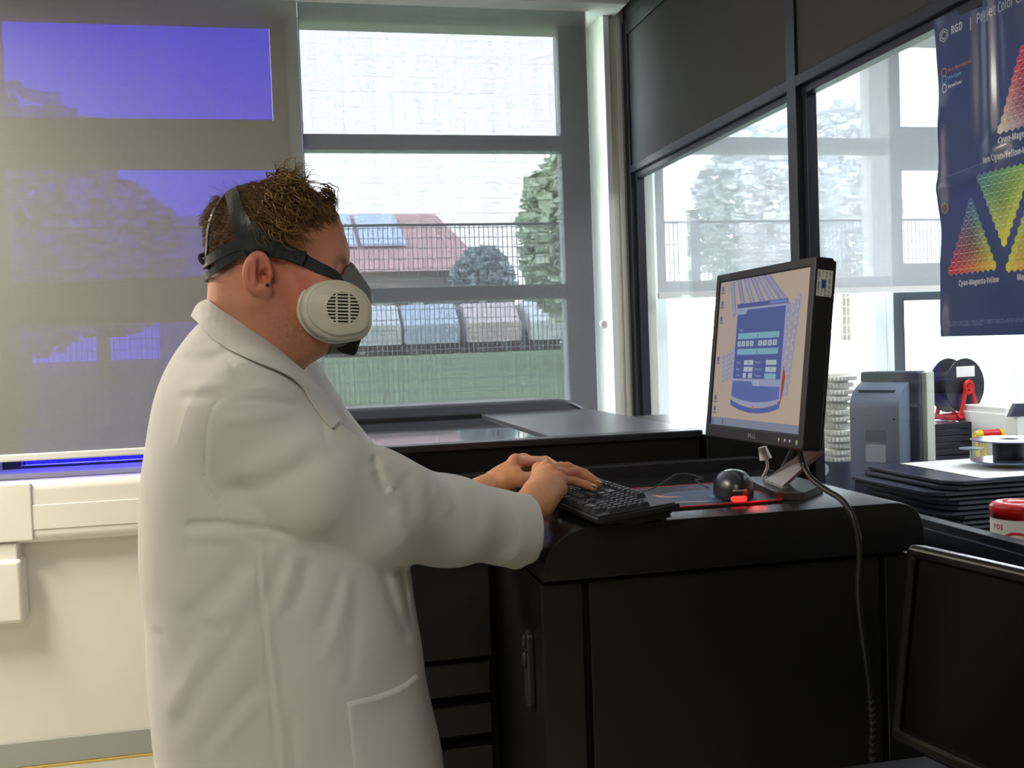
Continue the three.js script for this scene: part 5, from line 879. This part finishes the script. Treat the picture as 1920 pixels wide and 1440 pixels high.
// ---- body: head, neck, trunk under the coat, arms, hands and legs in one mesh
{
  const headG = surfaceNet(F_.head, [-0.16, 1.315, ZM - 0.115], [0.20, 1.72, ZM + 0.115], 0.0032);
  const lo = (p, e) => [p.x - e, p.y - e, p.z - e];
  const rb = hp(1055, 910, 1.89), lb = hp(985, 890, 2.08);
  const rightG = surfaceNet(F_.right, [rb.x - 0.17, rb.y - 0.09, rb.z - 0.14], [rb.x + 0.12, rb.y + 0.08, rb.z + 0.18], 0.0026, 0.0012);
  const leftG = surfaceNet(F_.left, [lb.x - 0.15, lb.y - 0.10, lb.z - 0.13], [lb.x + 0.14, lb.y + 0.07, lb.z + 0.12], 0.0030, 0.0014);
  const arm = [capsule(C_.shoulder, C_.elbow, 0.05, 0.042), capsule(C_.elbow, hp(985, 958, 1.78), 0.042, 0.029), capsule(C_.lsh, C_.lel, 0.05, 0.042), capsule(C_.lel, hp(905, 922, 2.01), 0.042, 0.029)];
  const hip = H(520, 1380), legs = [1, -1].map((s) => [capsule(V(hip.x, 0.92, ZM + s * 0.095), V(hip.x + 0.02, 0.50, ZM + s * 0.10), 0.085, 0.058), capsule(V(hip.x + 0.02, 0.50, ZM + s * 0.10), V(hip.x - 0.02, 0.08, ZM + s * 0.105), 0.055, 0.038)]);
  const trunk = (x, y, z) => {
    let d = Math.max(torso(x, y, z) + 0.03, 0.84 - y); for (const a of arm) d = smin(d, a(x, y, z), 0.02);
    for (const l of legs) for (const c of l) d = smin(d, c(x, y, z), 0.02);
    return Math.max(d, y - 1.40);
  };
  const bodyG = surfaceNet(trunk, [-0.36, 0.02, -2.12], [0.46, 1.42, -1.24], 0.016);
  // skin tones: ruddier cheeks, ear and knuckles, stubble on the jaw, clipped hair on the scalp
  const colourise = (g, fn) => { const p = g.attributes.position, c = new Float32Array(p.count * 3); for (let i = 0; i < p.count; i++) c.set(fn(p.getX(i), p.getY(i), p.getZ(i)), 3 * i); g.setAttribute('color', new THREE.BufferAttribute(c, 3)); return g; };
  const S = (r, g, b) => { const c = rgb(r, g, b); return [c.r, c.g, c.b]; };
  const skin = S(214, 150, 120), ruddy = S(204, 112, 92), tan = S(214, 156, 108), stub = S(150, 96, 76), scalp = S(98, 70, 50), mixc = (a, b, t) => a.map((v, i) => v + (b[i] - v) * t);
  const earC = H(485, 519), chk = H(575, 545), jaw = H(560, 625), fore = H(625, 430);
  // hair line: x, y of points along its lower edge in the profile
  const hl = [[388, 520], [404, 528], [440, 518], [468, 486], [500, 480], [520, 505], [530, 480], [532, 455], [560, 436], [600, 424], [628, 400], [640, 380]].map(([a, b]) => { const q = H(a, b); return [q.x, q.y]; });
  const hairY = (x) => { if (x <= hl[0][0]) return hl[0][1]; for (let i = 0; i + 1 < hl.length; i++) if (x <= hl[i + 1][0]) return lerp(hl[i][1], hl[i + 1][1], (x - hl[i][0]) / (hl[i + 1][0] - hl[i][0])); return 9; };
  F_.hairY = hairY;
  colourise(headG, (x, y, z) => {
    let c = skin; const n = N3(x * 40, y * 40, z * 40), n2 = N3(x * 300, y * 300, z * 300);
    c = mixc(c, ruddy, clamp(0.9 * Math.exp(-Math.pow(Math.hypot(x - chk.x, y - chk.y) / 0.045, 2)) + 0.8 * Math.exp(-Math.pow(Math.hypot(x - earC.x, y - earC.y) / 0.030, 2)) + 0.4 * Math.exp(-Math.pow(Math.hypot(x - fore.x, y - fore.y) / 0.04, 2)) + 0.22 * n, 0, 0.9));
    c = mixc(c, tan, clamp(smooth(-y, -1.50, -1.40) * 0.7, 0, 1));
    const beard = Math.exp(-Math.pow((x - jaw.x) / 0.05, 2) - Math.pow((y - jaw.y) / 0.045, 2)) ; c = mixc(c, stub, clamp(beard * (0.42 + 0.5 * n2), 0, 0.75));
    const hair = smooth(y - hairY(x), -0.006, 0.014 + 0.006 * n); c = mixc(c, scalp, clamp(hair * (0.86 + 0.3 * n2), 0, 1));
    return c;
  });
  const kn = [hp(1048, 901, 1.885), hp(1036, 887, 1.905), hp(968, 866, 2.05), hp(1080, 892, 1.93)];
  const handTone = (x, y, z) => { let c = mixc(S(214, 152, 112), S(216, 158, 104), 0.5 + 0.5 * N3(x * 30, y * 30, z * 30)); for (const k of kn) c = mixc(c, ruddy, 0.55 * Math.exp(-Math.pow(k.distanceTo(V(x, y, z)) / 0.02, 2))); return mixc(c, ruddy, clamp(0.12 + 0.2 * N3(x * 90, y * 90, z * 90), 0, 0.4)); };
  colourise(rightG, handTone); colourise(leftG, handTone); colourise(bodyG, () => S(60, 64, 76));
  const all = [headG, rightG, leftG, bodyG].map((g) => { const c = new THREE.BufferGeometry(); for (const k of ['position', 'normal', 'color', 'uv']) c.setAttribute(k, g.attributes[k]); c.setIndex(g.index); return c; });
  const rS = rng(55), pores = tile(256, () => 0.5 + 0.6 * (rS() - 0.5), 22);
  part(man, 'body', mergeGeometries(all), phys({ vertexColors: true, roughness: 0.55, sheen: 0.1, bumpMap: pores, bumpScale: 0.0002 }));
  // fingernails
  const nailM = phys({ color: rgb(226, 176, 150), roughness: 0.3 });
  for (const [px, py, d] of [[1113, 910.5, 1.905], [1123, 903.5, 1.938]]) part(man, 'fingernail', new THREE.SphereGeometry(0.005, 14, 10).scale(1.1, 0.5, 0.9).rotateZ(-0.45).translate(...at(px, py, d).toArray()), nailM);
  // ear stud
  part(man, 'earring', new THREE.SphereGeometry(0.0024, 12, 10).translate(...H(503, 541, 0.086).toArray()), std({ color: rgb(30, 30, 34), metalness: 0.6, roughness: 0.3 }));
}
// ---- coat
const coat = part(man, 'lab_coat', surfaceNet(F_.coat, [-0.36, HEM - 0.01, -2.14], [0.50, 1.53, -1.30], 0.0056, 0.0018), coatM);
{ // collar: turned down band round the neck, running into the lapels
  const march = (px, py, d0 = 1.2) => { let d = d0; for (let i = 0; i < 80; i++) { const p = at(px, py, d), s = F_.coat(p.x, p.y, p.z); if (s < 0.0004) break; d += s * 0.7; if (d > 1.75) break; } return at(px, py, d); };
  const near = [[391, 560, 0.0], [402, 572, 0.048], [423, 588, 0.070], [460, 611, 0.084], [500, 640, 0.088], [540, 676, 0.082], [562, 696, 0.068], [598, 727, 0.048], [617, 757, 0.034], [640, 788, 0.026]], outer = [[370, 603, 0.0], [380, 615, 0.080], [394, 632, 0.115], [422, 653, 0.140], [476, 680, 0.150], [520, 698, 0.138], [546, 712, 0.112], [568, 732, 0.082], [590, 768, 0.056], [622, 806, 0.036]];
  const mk = (s) => {
    const A = new THREE.CatmullRomCurve3(near.map(([a, b, l]) => H(a, b, l * s))), B = new THREE.CatmullRomCurve3(outer.map(([a, b, l], i) => { if (!i) return H(a, b, l * s); const p = march(a, b); return V(p.x, p.y, s > 0 ? p.z : 2 * ZM - p.z); })), pos = [], uv = [], idx = [], nu = 50, nv = 10;
    for (let side = 0; side < 2; side++) for (let i = 0; i <= nu; i++) for (let j = 0; j <= nv; j++) {
      const u = i / nu, v = j / nv, p = A.getPointAt(u).lerp(B.getPointAt(u), v), out = V(p.x - H(450, 640).x, 0.06, (p.z - ZM)).normalize(), roll = 0.010 * Math.sin(Math.min(1, v * 1.6) * Math.PI * 0.5) * (1 - 0.6 * u) + 0.0035 * Math.sin(u * 9 + v * 2);
      p.addScaledVector(out, roll - side * 0.0035); const d = F_.coat(p.x, p.y, p.z) - 0.0035 - 0.0015 * smooth(v, 0.2, 1) + side * 0.0035; if (d < 0) settle(F_.coat, p, F_.coat(p.x, p.y, p.z) - d, 4); pos.push(p.x, p.y, p.z); uv.push(u * 0.4, v * 0.07);
    }
    const N = (nu + 1) * (nv + 1), id = (a, i, j) => a * N + i * (nv + 1) + j, q = (a, b, c, d) => (s > 0 ? idx.push(a, c, b, a, d, c) : idx.push(a, b, c, a, c, d));
    for (let i = 0; i < nu; i++) for (let j = 0; j < nv; j++) { q(id(0, i, j), id(0, i + 1, j), id(0, i + 1, j + 1), id(0, i, j + 1)); q(id(1, i, j), id(1, i, j + 1), id(1, i + 1, j + 1), id(1, i + 1, j)); }
    for (let i = 0; i < nu; i++) { q(id(0, i, nv), id(0, i + 1, nv), id(1, i + 1, nv), id(1, i, nv)); q(id(0, i + 1, 0), id(0, i, 0), id(1, i, 0), id(1, i + 1, 0)); }
    for (let j = 0; j < nv; j++) q(id(0, nu, j), id(1, nu, j), id(1, nu, j + 1), id(0, nu, j + 1));
    const g = new THREE.BufferGeometry(); g.setAttribute('position', new THREE.BufferAttribute(new Float32Array(pos), 3)); g.setAttribute('uv', new THREE.BufferAttribute(new Float32Array(uv), 2)); g.setIndex(idx); return toCreasedNormals(g, 0.8);
  };
  part(coat, 'collar', [mk(1), mk(-1)], coatM);
  // side pocket: a patch lying on the cloth with a turned hem
  const topE = [[650, 1316], [672, 1310], [700, 1304], [735, 1292], [762, 1278], [780, 1262]], nu = 26, nv = 40, rows = [];
  for (let i = 0; i <= nu; i++) {
    const u = i / nu, k = u * (topE.length - 1), a = topE[Math.floor(k)], b = topE[Math.min(Math.floor(k) + 1, topE.length - 1)], t = k - Math.floor(k), X = lerp(a[0], b[0], t), Y = lerp(a[1], b[1], t), row = [];
    for (let j = 0; j <= nv; j++) { const v = j / nv, px = X + (u < 0.01 ? 20 : lerp(20, 44, u)) * v, py = Y + 210 * v, p = march(px, py), n = gradient(F_.coat, p.x, p.y, p.z, 0.006), edge = Math.min(u, 1) < 0.02 || v < 0.012 ? 0.0006 : 0, th = 0.0016 + (v < 0.075 ? 0.0008 : 0) + 0.0026 * Math.exp(-Math.pow(v / 0.12, 2)) * Math.sin(Math.PI * u); row.push(p.addScaledVector(n, edge ? -0.001 : th)); }
    rows.push(row);
  }
  const pos = [], uv = [], idx = []; rows.forEach((r, i) => r.forEach((p, j) => { pos.push(p.x, p.y, p.z); uv.push(p.x, p.y); })); for (let i = 0; i < nu; i++) for (let j = 0; j < nv; j++) { const a = i * (nv + 1) + j, b = a + nv + 1; idx.push(a, a + 1, b + 1, a, b + 1, b); }
  const g = new THREE.BufferGeometry(); g.setAttribute('position', new THREE.BufferAttribute(new Float32Array(pos), 3)); g.setAttribute('uv', new THREE.BufferAttribute(new Float32Array(uv), 2)); g.setIndex(idx); g.computeVertexNormals();
  part(coat, 'pocket', g, coatM);
  for (const [px, py, lat] of [[576, 726, 0.085], [657, 819, 0.02]]) { const p = settle(F_.coat, H(px, py, lat), 0.002); part(coat, 'button', new THREE.CylinderGeometry(0.007, 0.007, 0.003, 18).rotateZ(-0.9).translate(p.x, p.y, p.z), M.white); }
  part(man, 'undershirt_cuff', capsuleMesh(hp(885, 936, 2.0), hp(918, 918, 2.035), 0.032, 0.034), std({ color: rgb(26, 28, 36), roughness: 0.9 }), 'dark cuff at the left wrist');
  part(man, 'trousers', [1, -1].map((s) => { const hx = H(520, 1380).x; return merge([capsuleMesh(V(hx, 0.92, ZM + s * 0.095), V(hx + 0.02, 0.50, ZM + s * 0.10), 0.098, 0.072), capsuleMesh(V(hx + 0.02, 0.50, ZM + s * 0.10), V(hx - 0.02, 0.09, ZM + s * 0.105), 0.072, 0.058)]); }), std({ color: rgb(44, 48, 62), roughness: 0.9 }));
  for (const s of [1, -1]) part(man, 'shoe', new THREE.SphereGeometry(1, 24, 16).scale(0.145, 0.05, 0.052).translate(H(520, 1380).x + 0.05, 0.05, ZM + s * 0.105), std({ color: rgb(28, 26, 26), roughness: 0.5 }));
}
function capsuleMesh(a, b, ra, rb) {
  const dir = b.clone().sub(a), L = dir.length(), pts = []; for (let i = 0; i <= 8; i++) { const t = -Math.PI / 2 + i / 8 * Math.PI / 2; pts.push(new THREE.Vector2(ra * Math.cos(t), ra * Math.sin(t))); } for (let i = 0; i <= 8; i++) { const t = i / 8 * Math.PI / 2; pts.push(new THREE.Vector2(rb * Math.cos(t), L + rb * Math.sin(t))); }
  return new THREE.LatheGeometry(pts, 24).applyQuaternion(new THREE.Quaternion().setFromUnitVectors(V(0, 1, 0), dir.normalize())).translate(a.x, a.y, a.z);
}
// ---- hair: clipped sides as short bristles, curly tangled top as fine locks
{
  const r = rng(2024), list = [], pos = [], nor = [], col = [], idx = [];
  const strand = (pts, r0, c) => { // tapering three sided lock along points
    const n = pts.length, base = pos.length / 3;
    for (let i = 0; i < n; i++) { const t = (i < n - 1 ? pts[i + 1].clone().sub(pts[i]) : pts[i].clone().sub(pts[i - 1])).normalize(), a = t.clone().cross(Math.abs(t.y) > 0.9 ? V(1, 0, 0) : V(0, 1, 0)).normalize(), b = t.clone().cross(a), rr = r0 * (1 - 0.85 * Math.pow(i / (n - 1), 2)); for (let k = 0; k < 3; k++) { const an = k * 2.0944, d = a.clone().multiplyScalar(Math.cos(an)).addScaledVector(b, Math.sin(an)); pos.push(pts[i].x + d.x * rr, pts[i].y + d.y * rr, pts[i].z + d.z * rr); nor.push(d.x, d.y, d.z); col.push(...c); } }
    for (let i = 0; i < n - 1; i++) for (let k = 0; k < 3; k++) { const a = base + i * 3 + k, b = base + i * 3 + (k + 1) % 3; idx.push(a, b, b + 3, a, b + 3, a + 3); }
  };
  const tone = (v, light) => { const c = rgb(lerp(66, 172, v), lerp(49, 132, v), lerp(34, 74, v)); return [c.r, c.g, c.b]; };
  const scalpPoint = (lo, hi2) => { for (let t = 0; t < 60; t++) { const u = r() * 2 * Math.PI, w = Math.acos(lerp(-0.35, 1, r())), p = V(headCentre.x + 0.12 * Math.sin(w) * Math.cos(u), headCentre.y + 0.11 * Math.cos(w), ZM + 0.1 * Math.sin(w) * Math.sin(u)); settle(F_.skull, p, 0, 6); if (p.y > F_.hairY(p.x) + 0.002) return p; } return null; };
  const topLine = (x) => { const a = H(415, 395), b = H(470, 452), c = H(612, 400); return x < b.x ? lerp(a.y, b.y, clamp((x - a.x) / (b.x - a.x), 0, 1)) : lerp(b.y, c.y, clamp((x - b.x) / (c.x - b.x), 0, 1)); };
  const crownX = H(448, 380).x, frontX = H(606, 380).x;
  let bristles = 0, curls = 0;
  for (let i = 0; i < 26000 && bristles < 9000; i++) { // bristles
    const p = scalpPoint(); if (!p) continue; const n = gradient(F_.skull, p.x, p.y, p.z, 0.003), down = V(-0.55, -0.6, 0).addScaledVector(n, 0.9 + 0.5 * r()).add(V(r() - 0.5, r() - 0.5, r() - 0.5).multiplyScalar(0.7)).normalize(), up = clamp((p.y - F_.hairY(p.x)) / 0.05, 0.12, 1), L = (0.004 + 0.008 * r()) * up + (p.x < H(425, 400).x && p.y > H(410, 425).y ? 0.012 * r() : 0);
    strand([p.clone().addScaledVector(n, -0.001), p.clone().addScaledVector(n, L * 0.45).addScaledVector(down, L * 0.3), p.clone().addScaledVector(down, L)], 0.00042, tone(0.15 + 0.35 * r())); bristles++;
  }
  for (let i = 0; i < 40000 && curls < 2100; i++) { // curls on top
    const p = scalpPoint(); if (!p || p.y < topLine(p.x) - 0.012 * r() || p.x < crownX || p.x > frontX + 0.004) continue;
    const n = gradient(F_.skull, p.x, p.y, p.z, 0.003), peak = Math.exp(-Math.pow((p.x - H(517, 380).x) / 0.026, 2)), front = smooth(p.x, H(548, 380).x, H(600, 380).x), side = Math.abs(p.z - ZM) / 0.075, L = (0.026 + 0.030 * r()) * (0.8 + 0.35 * peak - 0.25 * front);
    const fwd = V(0.8 - 0.5 * r(), -0.1, (r() - 0.5) * 1.3).addScaledVector(n, -0.2), dir = n.clone().multiplyScalar(0.16 + 0.75 * peak * r() + 0.2 * r()).add(fwd).add(V(0, -0.35 * side - 0.25 * front, 0)).normalize(), ax = dir.clone().cross(n).normalize(), bx2 = dir.clone().cross(ax), cr = 0.0022 + 0.0062 * r() * (0.35 + 0.8 * peak), turns = 0.5 + 1.1 * r() * (0.6 + 0.6 * peak), ph = r() * 6.28, pts = [];
    for (let k = 0; k <= 12; k++) { const t = k / 12, an = ph + t * turns * 6.28, grow = Math.min(1, t * 2.2), q = p.clone().addScaledVector(dir, L * t).addScaledVector(n, -0.010 * t * t * (1 - peak)).addScaledVector(ax, cr * grow * (Math.cos(an) - Math.cos(ph))).addScaledVector(bx2, cr * grow * (Math.sin(an) - Math.sin(ph))); const d = F_.skull(q.x, q.y, q.z); if (d < 0.0015) q.addScaledVector(gradient(F_.skull, q.x, q.y, q.z, 0.003), 0.002 - d); pts.push(q); }
    strand(pts, 0.0007 + 0.0008 * r(), tone(0.2 + 0.75 * r() * r() + 0.35 * peak)); curls++;
  }
  for (let i = 0; i < 46; i++) { // loose locks hanging at the forehead
    const a = H(598 + r() * 14, 350 + r() * 26, (r() - 0.5) * 0.08), tip = H(616 + r() * 16, 384 + r() * 30, 0), pts = []; for (let k = 0; k <= 10; k++) { const t = k / 10; pts.push(V(lerp(a.x, tip.x, t) + 0.008 * Math.sin(t * Math.PI) + 0.0022 * Math.sin(t * 14 + i), lerp(a.y, tip.y, t * t), a.z + 0.004 * Math.sin(t * 9 + i * 2))); } strand(pts, 0.0009, tone(0.15 + 0.35 * r()));
  }
  for (let i = 0; i < 50; i++) { const p0 = H(400 + r() * 120, 395 - r() * 40, (r() - 0.5) * 0.1); const p = settle(F_.skull, p0, 0, 8), n = gradient(F_.skull, p.x, p.y, p.z, 0.003), d = n.clone().add(V(r() - 0.7, r() * 0.6 - 0.2, r() - 0.5)).normalize(), L = 0.02 + 0.02 * r(); strand([0, 0.35, 0.7, 1].map((t) => p.clone().addScaledVector(d, L * t).add(V(0.004 * Math.sin(t * 5 + i), -0.006 * t * t, 0))), 0.00022, tone(0.6)); }
  const g = new THREE.BufferGeometry(); g.setAttribute('position', new THREE.BufferAttribute(new Float32Array(pos), 3)); g.setAttribute('normal', new THREE.BufferAttribute(new Float32Array(nor), 3)); g.setAttribute('color', new THREE.BufferAttribute(new Float32Array(col), 3)); g.setIndex(idx);
  part(man, 'hair', g, phys({ vertexColors: true, roughness: 0.45, specularIntensity: 0.6 }), 'curly brown hair, clipped at the sides');
}
// ---- respirator
{
  const R = thing('respirator', 'grey half face respirator with round cream filters strapped to his head', 'respirator', [0, 0, 0]);
  const rubberG = std({ color: rgb(112, 114, 114), roughness: 0.55 }), strapM = std({ color: rgb(36, 40, 44), roughness: 0.6, bumpMap: cloth, bumpScale: 0.0003 }), gloss = std({ color: rgb(44, 50, 52), roughness: 0.38 });
  const e = (px, py, lat, rx, ry, rz, turn) => ellipsoid(H(px, py, lat), rx * PXM, ry * PXM, rz, turn);
  const bowl = e(622, 578, 0, 62, 82, 0.054, 0.12), noseP = capsule(H(648, 508), H(668, 556), 0.0165, 0.026), seal = e(606, 568, 0, 52, 84, 0.062, 0.1), chinP = capsule(H(616, 636), H(640, 636), 0.024, 0.022);
  const ports = [1, -1].map((s) => capsule(H(622, 588, s * 0.03), H(622, 588, s * 0.052), 0.026, 0.018));
  const ribs = [[656, 520], [664, 535], [671, 548]].map(([a, b]) => capsule(H(a + 4, b, 0.018), H(a + 4, b, -0.018), 0.0055, 0.0055));
  const facef = (x, y, z) => { let d = smin(bowl(x, y, z), noseP(x, y, z), 0.022); d = smin(d, seal(x, y, z), 0.02); d = smin(d, chinP(x, y, z), 0.02); for (const p of ports) d = smin(d, p(x, y, z), 0.012); for (const p of ribs) d = smin(d, p(x, y, z), 0.003); return smax(d, -(F_.skull(x, y, z) - 0.0006), 0.002); };
  const fl = H(540, 670), fh = H(705, 480);
  part(R, 'facepiece', surfaceNet(facef, [fl.x, fl.y, ZM - 0.10], [fh.x, fh.y, ZM + 0.10], 0.0032), rubberG);
  // exhalation valve and its dark flap below
  const flap = (lat) => [[628, 642], [655, 640], [676, 634], [668, 660], [661, 667], [640, 662], [628, 655]].map(([a, b]) => { const q = H(a, b); return [q.x, q.y]; });
  part(R, 'valve_flap', prism(flap(), 0.056, 0.004, 3).translate(0, 0, ZM - 0.028), std({ color: rgb(34, 36, 42), roughness: 0.6 }));
  // filters: rounded cartridges with a slotted round grille
  const cream = phys({ color: rgb(214, 210, 192), roughness: 0.38 }), creamDark = std({ color: rgb(60, 58, 52), roughness: 0.8 });
  const c0 = H(625, 588), ol = [[557, 588], [560, 566], [570, 549], [588, 538], [612, 532], [640, 534], [662, 544], [680, 560], [688, 580], [689, 604], [684, 624], [672, 635], [646, 641], [616, 643], [594, 636], [574, 622], [562, 606]].map(([a, b]) => { const q = H(a, b); return new THREE.Vector2(q.x - c0.x, q.y - c0.y); });
  const oc = new THREE.CatmullRomCurve3(ol.map((p) => V(p.x, p.y, 0)), true), shp = (k) => { const s = new THREE.Shape(); oc.getPoints(90).forEach((p, i) => (i ? s.lineTo(p.x * k, p.y * k) : s.moveTo(p.x * k, p.y * k))); s.closePath(); return s; };
  const gc = H(632, 586).sub(c0), gr = 36.5 * PXM;
  for (const s of [1, -1]) {
    const lat = 0.062, base = new THREE.Group(); const put = (g) => { g.rotateX(-0.10).rotateY(0.16); if (s < 0) { g.scale(1, 1, -1); const ix = g.index; if (ix) { const a = ix.array; for (let i = 0; i < a.length; i += 3) [a[i], a[i + 1]] = [a[i + 1], a[i]]; } else { for (const at2 of Object.values(g.attributes)) { const n = at2.itemSize, a = at2.array; for (let i = 0; i < at2.count; i += 3) for (let k = 0; k < n; k++) [a[i * n + k], a[(i + 1) * n + k]] = [a[(i + 1) * n + k], a[i * n + k]]; } } } return g.translate(c0.x, c0.y, ZM + s * lat); };
    const body = shp(0.985), hole = new THREE.Path(); hole.absarc(gc.x, gc.y, gr, 0, Math.PI * 2, true); 
    const shell = shp(0.86); shell.holes.push(hole);
    const f = part(R, 'filter', put(merge([toCreasedNormals(prism(body, 0.026, 0.009, 5), 0.6), toCreasedNormals(prism(shell, 0.014, 0.005, 4).translate(0, 0, 0.017), 0.6)])), cream, 'cream filter cartridge with a slotted grille');
    part(f, 'rear_rim', put(prism(shp(1.03), 0.008, 0.003, 2).translate(0, 0, -0.007)), cream);
    part(f, 'grille_back', put(new THREE.CircleGeometry(gr, 40).translate(gc.x, gc.y, 0.0267)), creamDark);
    const gs = new THREE.Shape(); gs.absarc(gc.x, gc.y, gr - 0.0004, 0, Math.PI * 2);
    const tilt = -0.05;
    for (let cI = -1; cI <= 1; cI++) for (let k = -5; k <= 5; k++) { const cy = k * 6.2 * PXM, cx = cI * 23.4 * PXM, half = 9.8 * PXM, hh = 1.6 * PXM; let a = cx - half, b = cx + half; const lim = Math.sqrt(Math.max(0, Math.pow(34 * PXM, 2) - Math.pow(Math.abs(cy) + hh, 2))); a = Math.max(a, -lim); b = Math.min(b, lim); if (b - a < 4 * PXM) continue; const h = new THREE.Path(); [[a, cy - hh], [a, cy + hh], [b, cy + hh], [b, cy - hh]].forEach(([x, y], i) => { const X = gc.x + x * Math.cos(tilt) - y * Math.sin(tilt), Y = gc.y + x * Math.sin(tilt) + y * Math.cos(tilt); i ? h.lineTo(X, Y) : h.moveTo(X, Y); }); h.closePath(); gs.holes.push(h); }
    part(f, 'grille', put(new THREE.ExtrudeGeometry(gs, { depth: 0.0022, bevelEnabled: false, curveSegments: 48 }).translate(0, 0, 0.0284)), cream);
    part(f, 'label', put(new THREE.PlaneGeometry(0.004, 0.018).rotateY(-1.1).translate(ol[0].x + 0.0062, 0.006, 0.019)), std({ color: rgb(90, 70, 90), roughness: 0.6 }));
  }
  // straps: front strap, buckle, cradle round the back of the head
  const hairf = (x, y, z) => smin(F_.skull(x, y, z) - (y > F_.hairY(x) ? 0.004 : 0.0005), ears2(x, y, z), 0.006), E0 = [1, -1].map((s) => e(485, 506, s * 0.079, 24, 32, 0.010, -0.12)), ears2 = (x, y, z) => Math.min(E0[0](x, y, z), E0[1](x, y, z)) + 0.003;
  const hf = (x, y, z) => F_.skull(x, y, z) - 0.004 * smooth(y - F_.hairY(x), -0.004, 0.006);
  for (const s of [1, -1]) {
    const L = (pts) => pts.map(([a, b, l]) => H(a, b, l * s));
    part(R, 'front_strap', drape(hf, L([[560, 491, 0.07], [585, 503, 0.065], [612, 520, 0.058], [642, 538, 0.05]]), 22 * PXM, 0.001, 0.0018, { seg: 24 }), strapM);
    part(R, 'side_strap', drape(hf, L([[400, 500, 0.05], [430, 486, 0.07], [470, 481, 0.078], [505, 480, 0.078], [535, 486, 0.074], [568, 494, 0.07]]), (u) => (16 + 10 * u) * PXM, 0.0014, 0.0018, { seg: 36 }), strapM);
    part(R, 'cradle', drape(hf, L([[443, 371, 0.0], [445, 385, 0.045], [450, 410, 0.066], [462, 440, 0.076], [482, 462, 0.079], [506, 470, 0.077], [535, 475, 0.073]]), (u) => (24 + 26 * Math.exp(-Math.pow((u - 0.72) / 0.2, 2)) * 0.8 + 2) * PXM, 0.002, 0.0024, { seg: 44, across: 10, crown: 0.3 }), gloss);
    part(R, 'cradle_band', drape(hf, L([[470, 470, 0.079], [440, 472, 0.074], [412, 482, 0.058], [394, 492, 0.03], [388, 497, 0.0]]), 18 * PXM, 0.0024, 0.0022, { seg: 30 }), gloss);
    part(R, 'lower_band', drape(hf, L([[462, 484, 0.078], [436, 492, 0.072], [414, 504, 0.058], [400, 516, 0.034], [394, 521, 0.0]]), 12 * PXM, 0.0028, 0.0022, { seg: 30 }), gloss);
    part(R, 'crown_band', drape(hf, L([[443, 380, 0.012], [420, 395, 0.030], [403, 425, 0.036], [394, 460, 0.030], [392, 492, 0.020]]), 9 * PXM, 0.002, 0.0024, { seg: 36 }), gloss);
    const bk = part(R, 'buckle', drape(hf, L([[518, 476, 0.075], [540, 482, 0.073], [566, 491, 0.069]]), 25 * PXM, 0.003, 0.0042, { seg: 12, crown: 0.2 }), gloss, 'black strap buckle');
    part(bk, 'buckle_bar', drape(hf, L([[551, 487, 0.072], [553, 486, 0.072]]), 17 * PXM, 0.0072, 0.0012, { seg: 3 }), strapM);
    part(bk, 'buckle_rim', drape(hf, L([[564, 490, 0.07], [570, 492, 0.07]]), 28 * PXM, 0.0055, 0.0026, { seg: 4 }), gloss);
  }
  part(R, 'strap_end', [tube([H(394, 500, 0.012), H(380, 492, 0.014), H(376, 482, 0.012), H(386, 478, 0.008)], 0.0035, 20, 8), tube([H(392, 520, 0.01), H(397, 512, 0.012), H(388, 498, 0.012), H(381, 494, 0.01)], 0.0032, 20, 8)], strapM);
  const ringP = hp(1022, 866, 2.095); const ring = solo('finger_ring', new THREE.TorusGeometry(0.0102, 0.0012, 10, 28).rotateY(Math.PI / 2 - 0.2).rotateZ(-0.2), std({ color: rgb(226, 196, 110), metalness: 1, roughness: 0.25 }), 'thin gold ring on a finger of the left hand', 'ring'); ring.position.copy(ringP);
}
renderer.render(scene, camera);
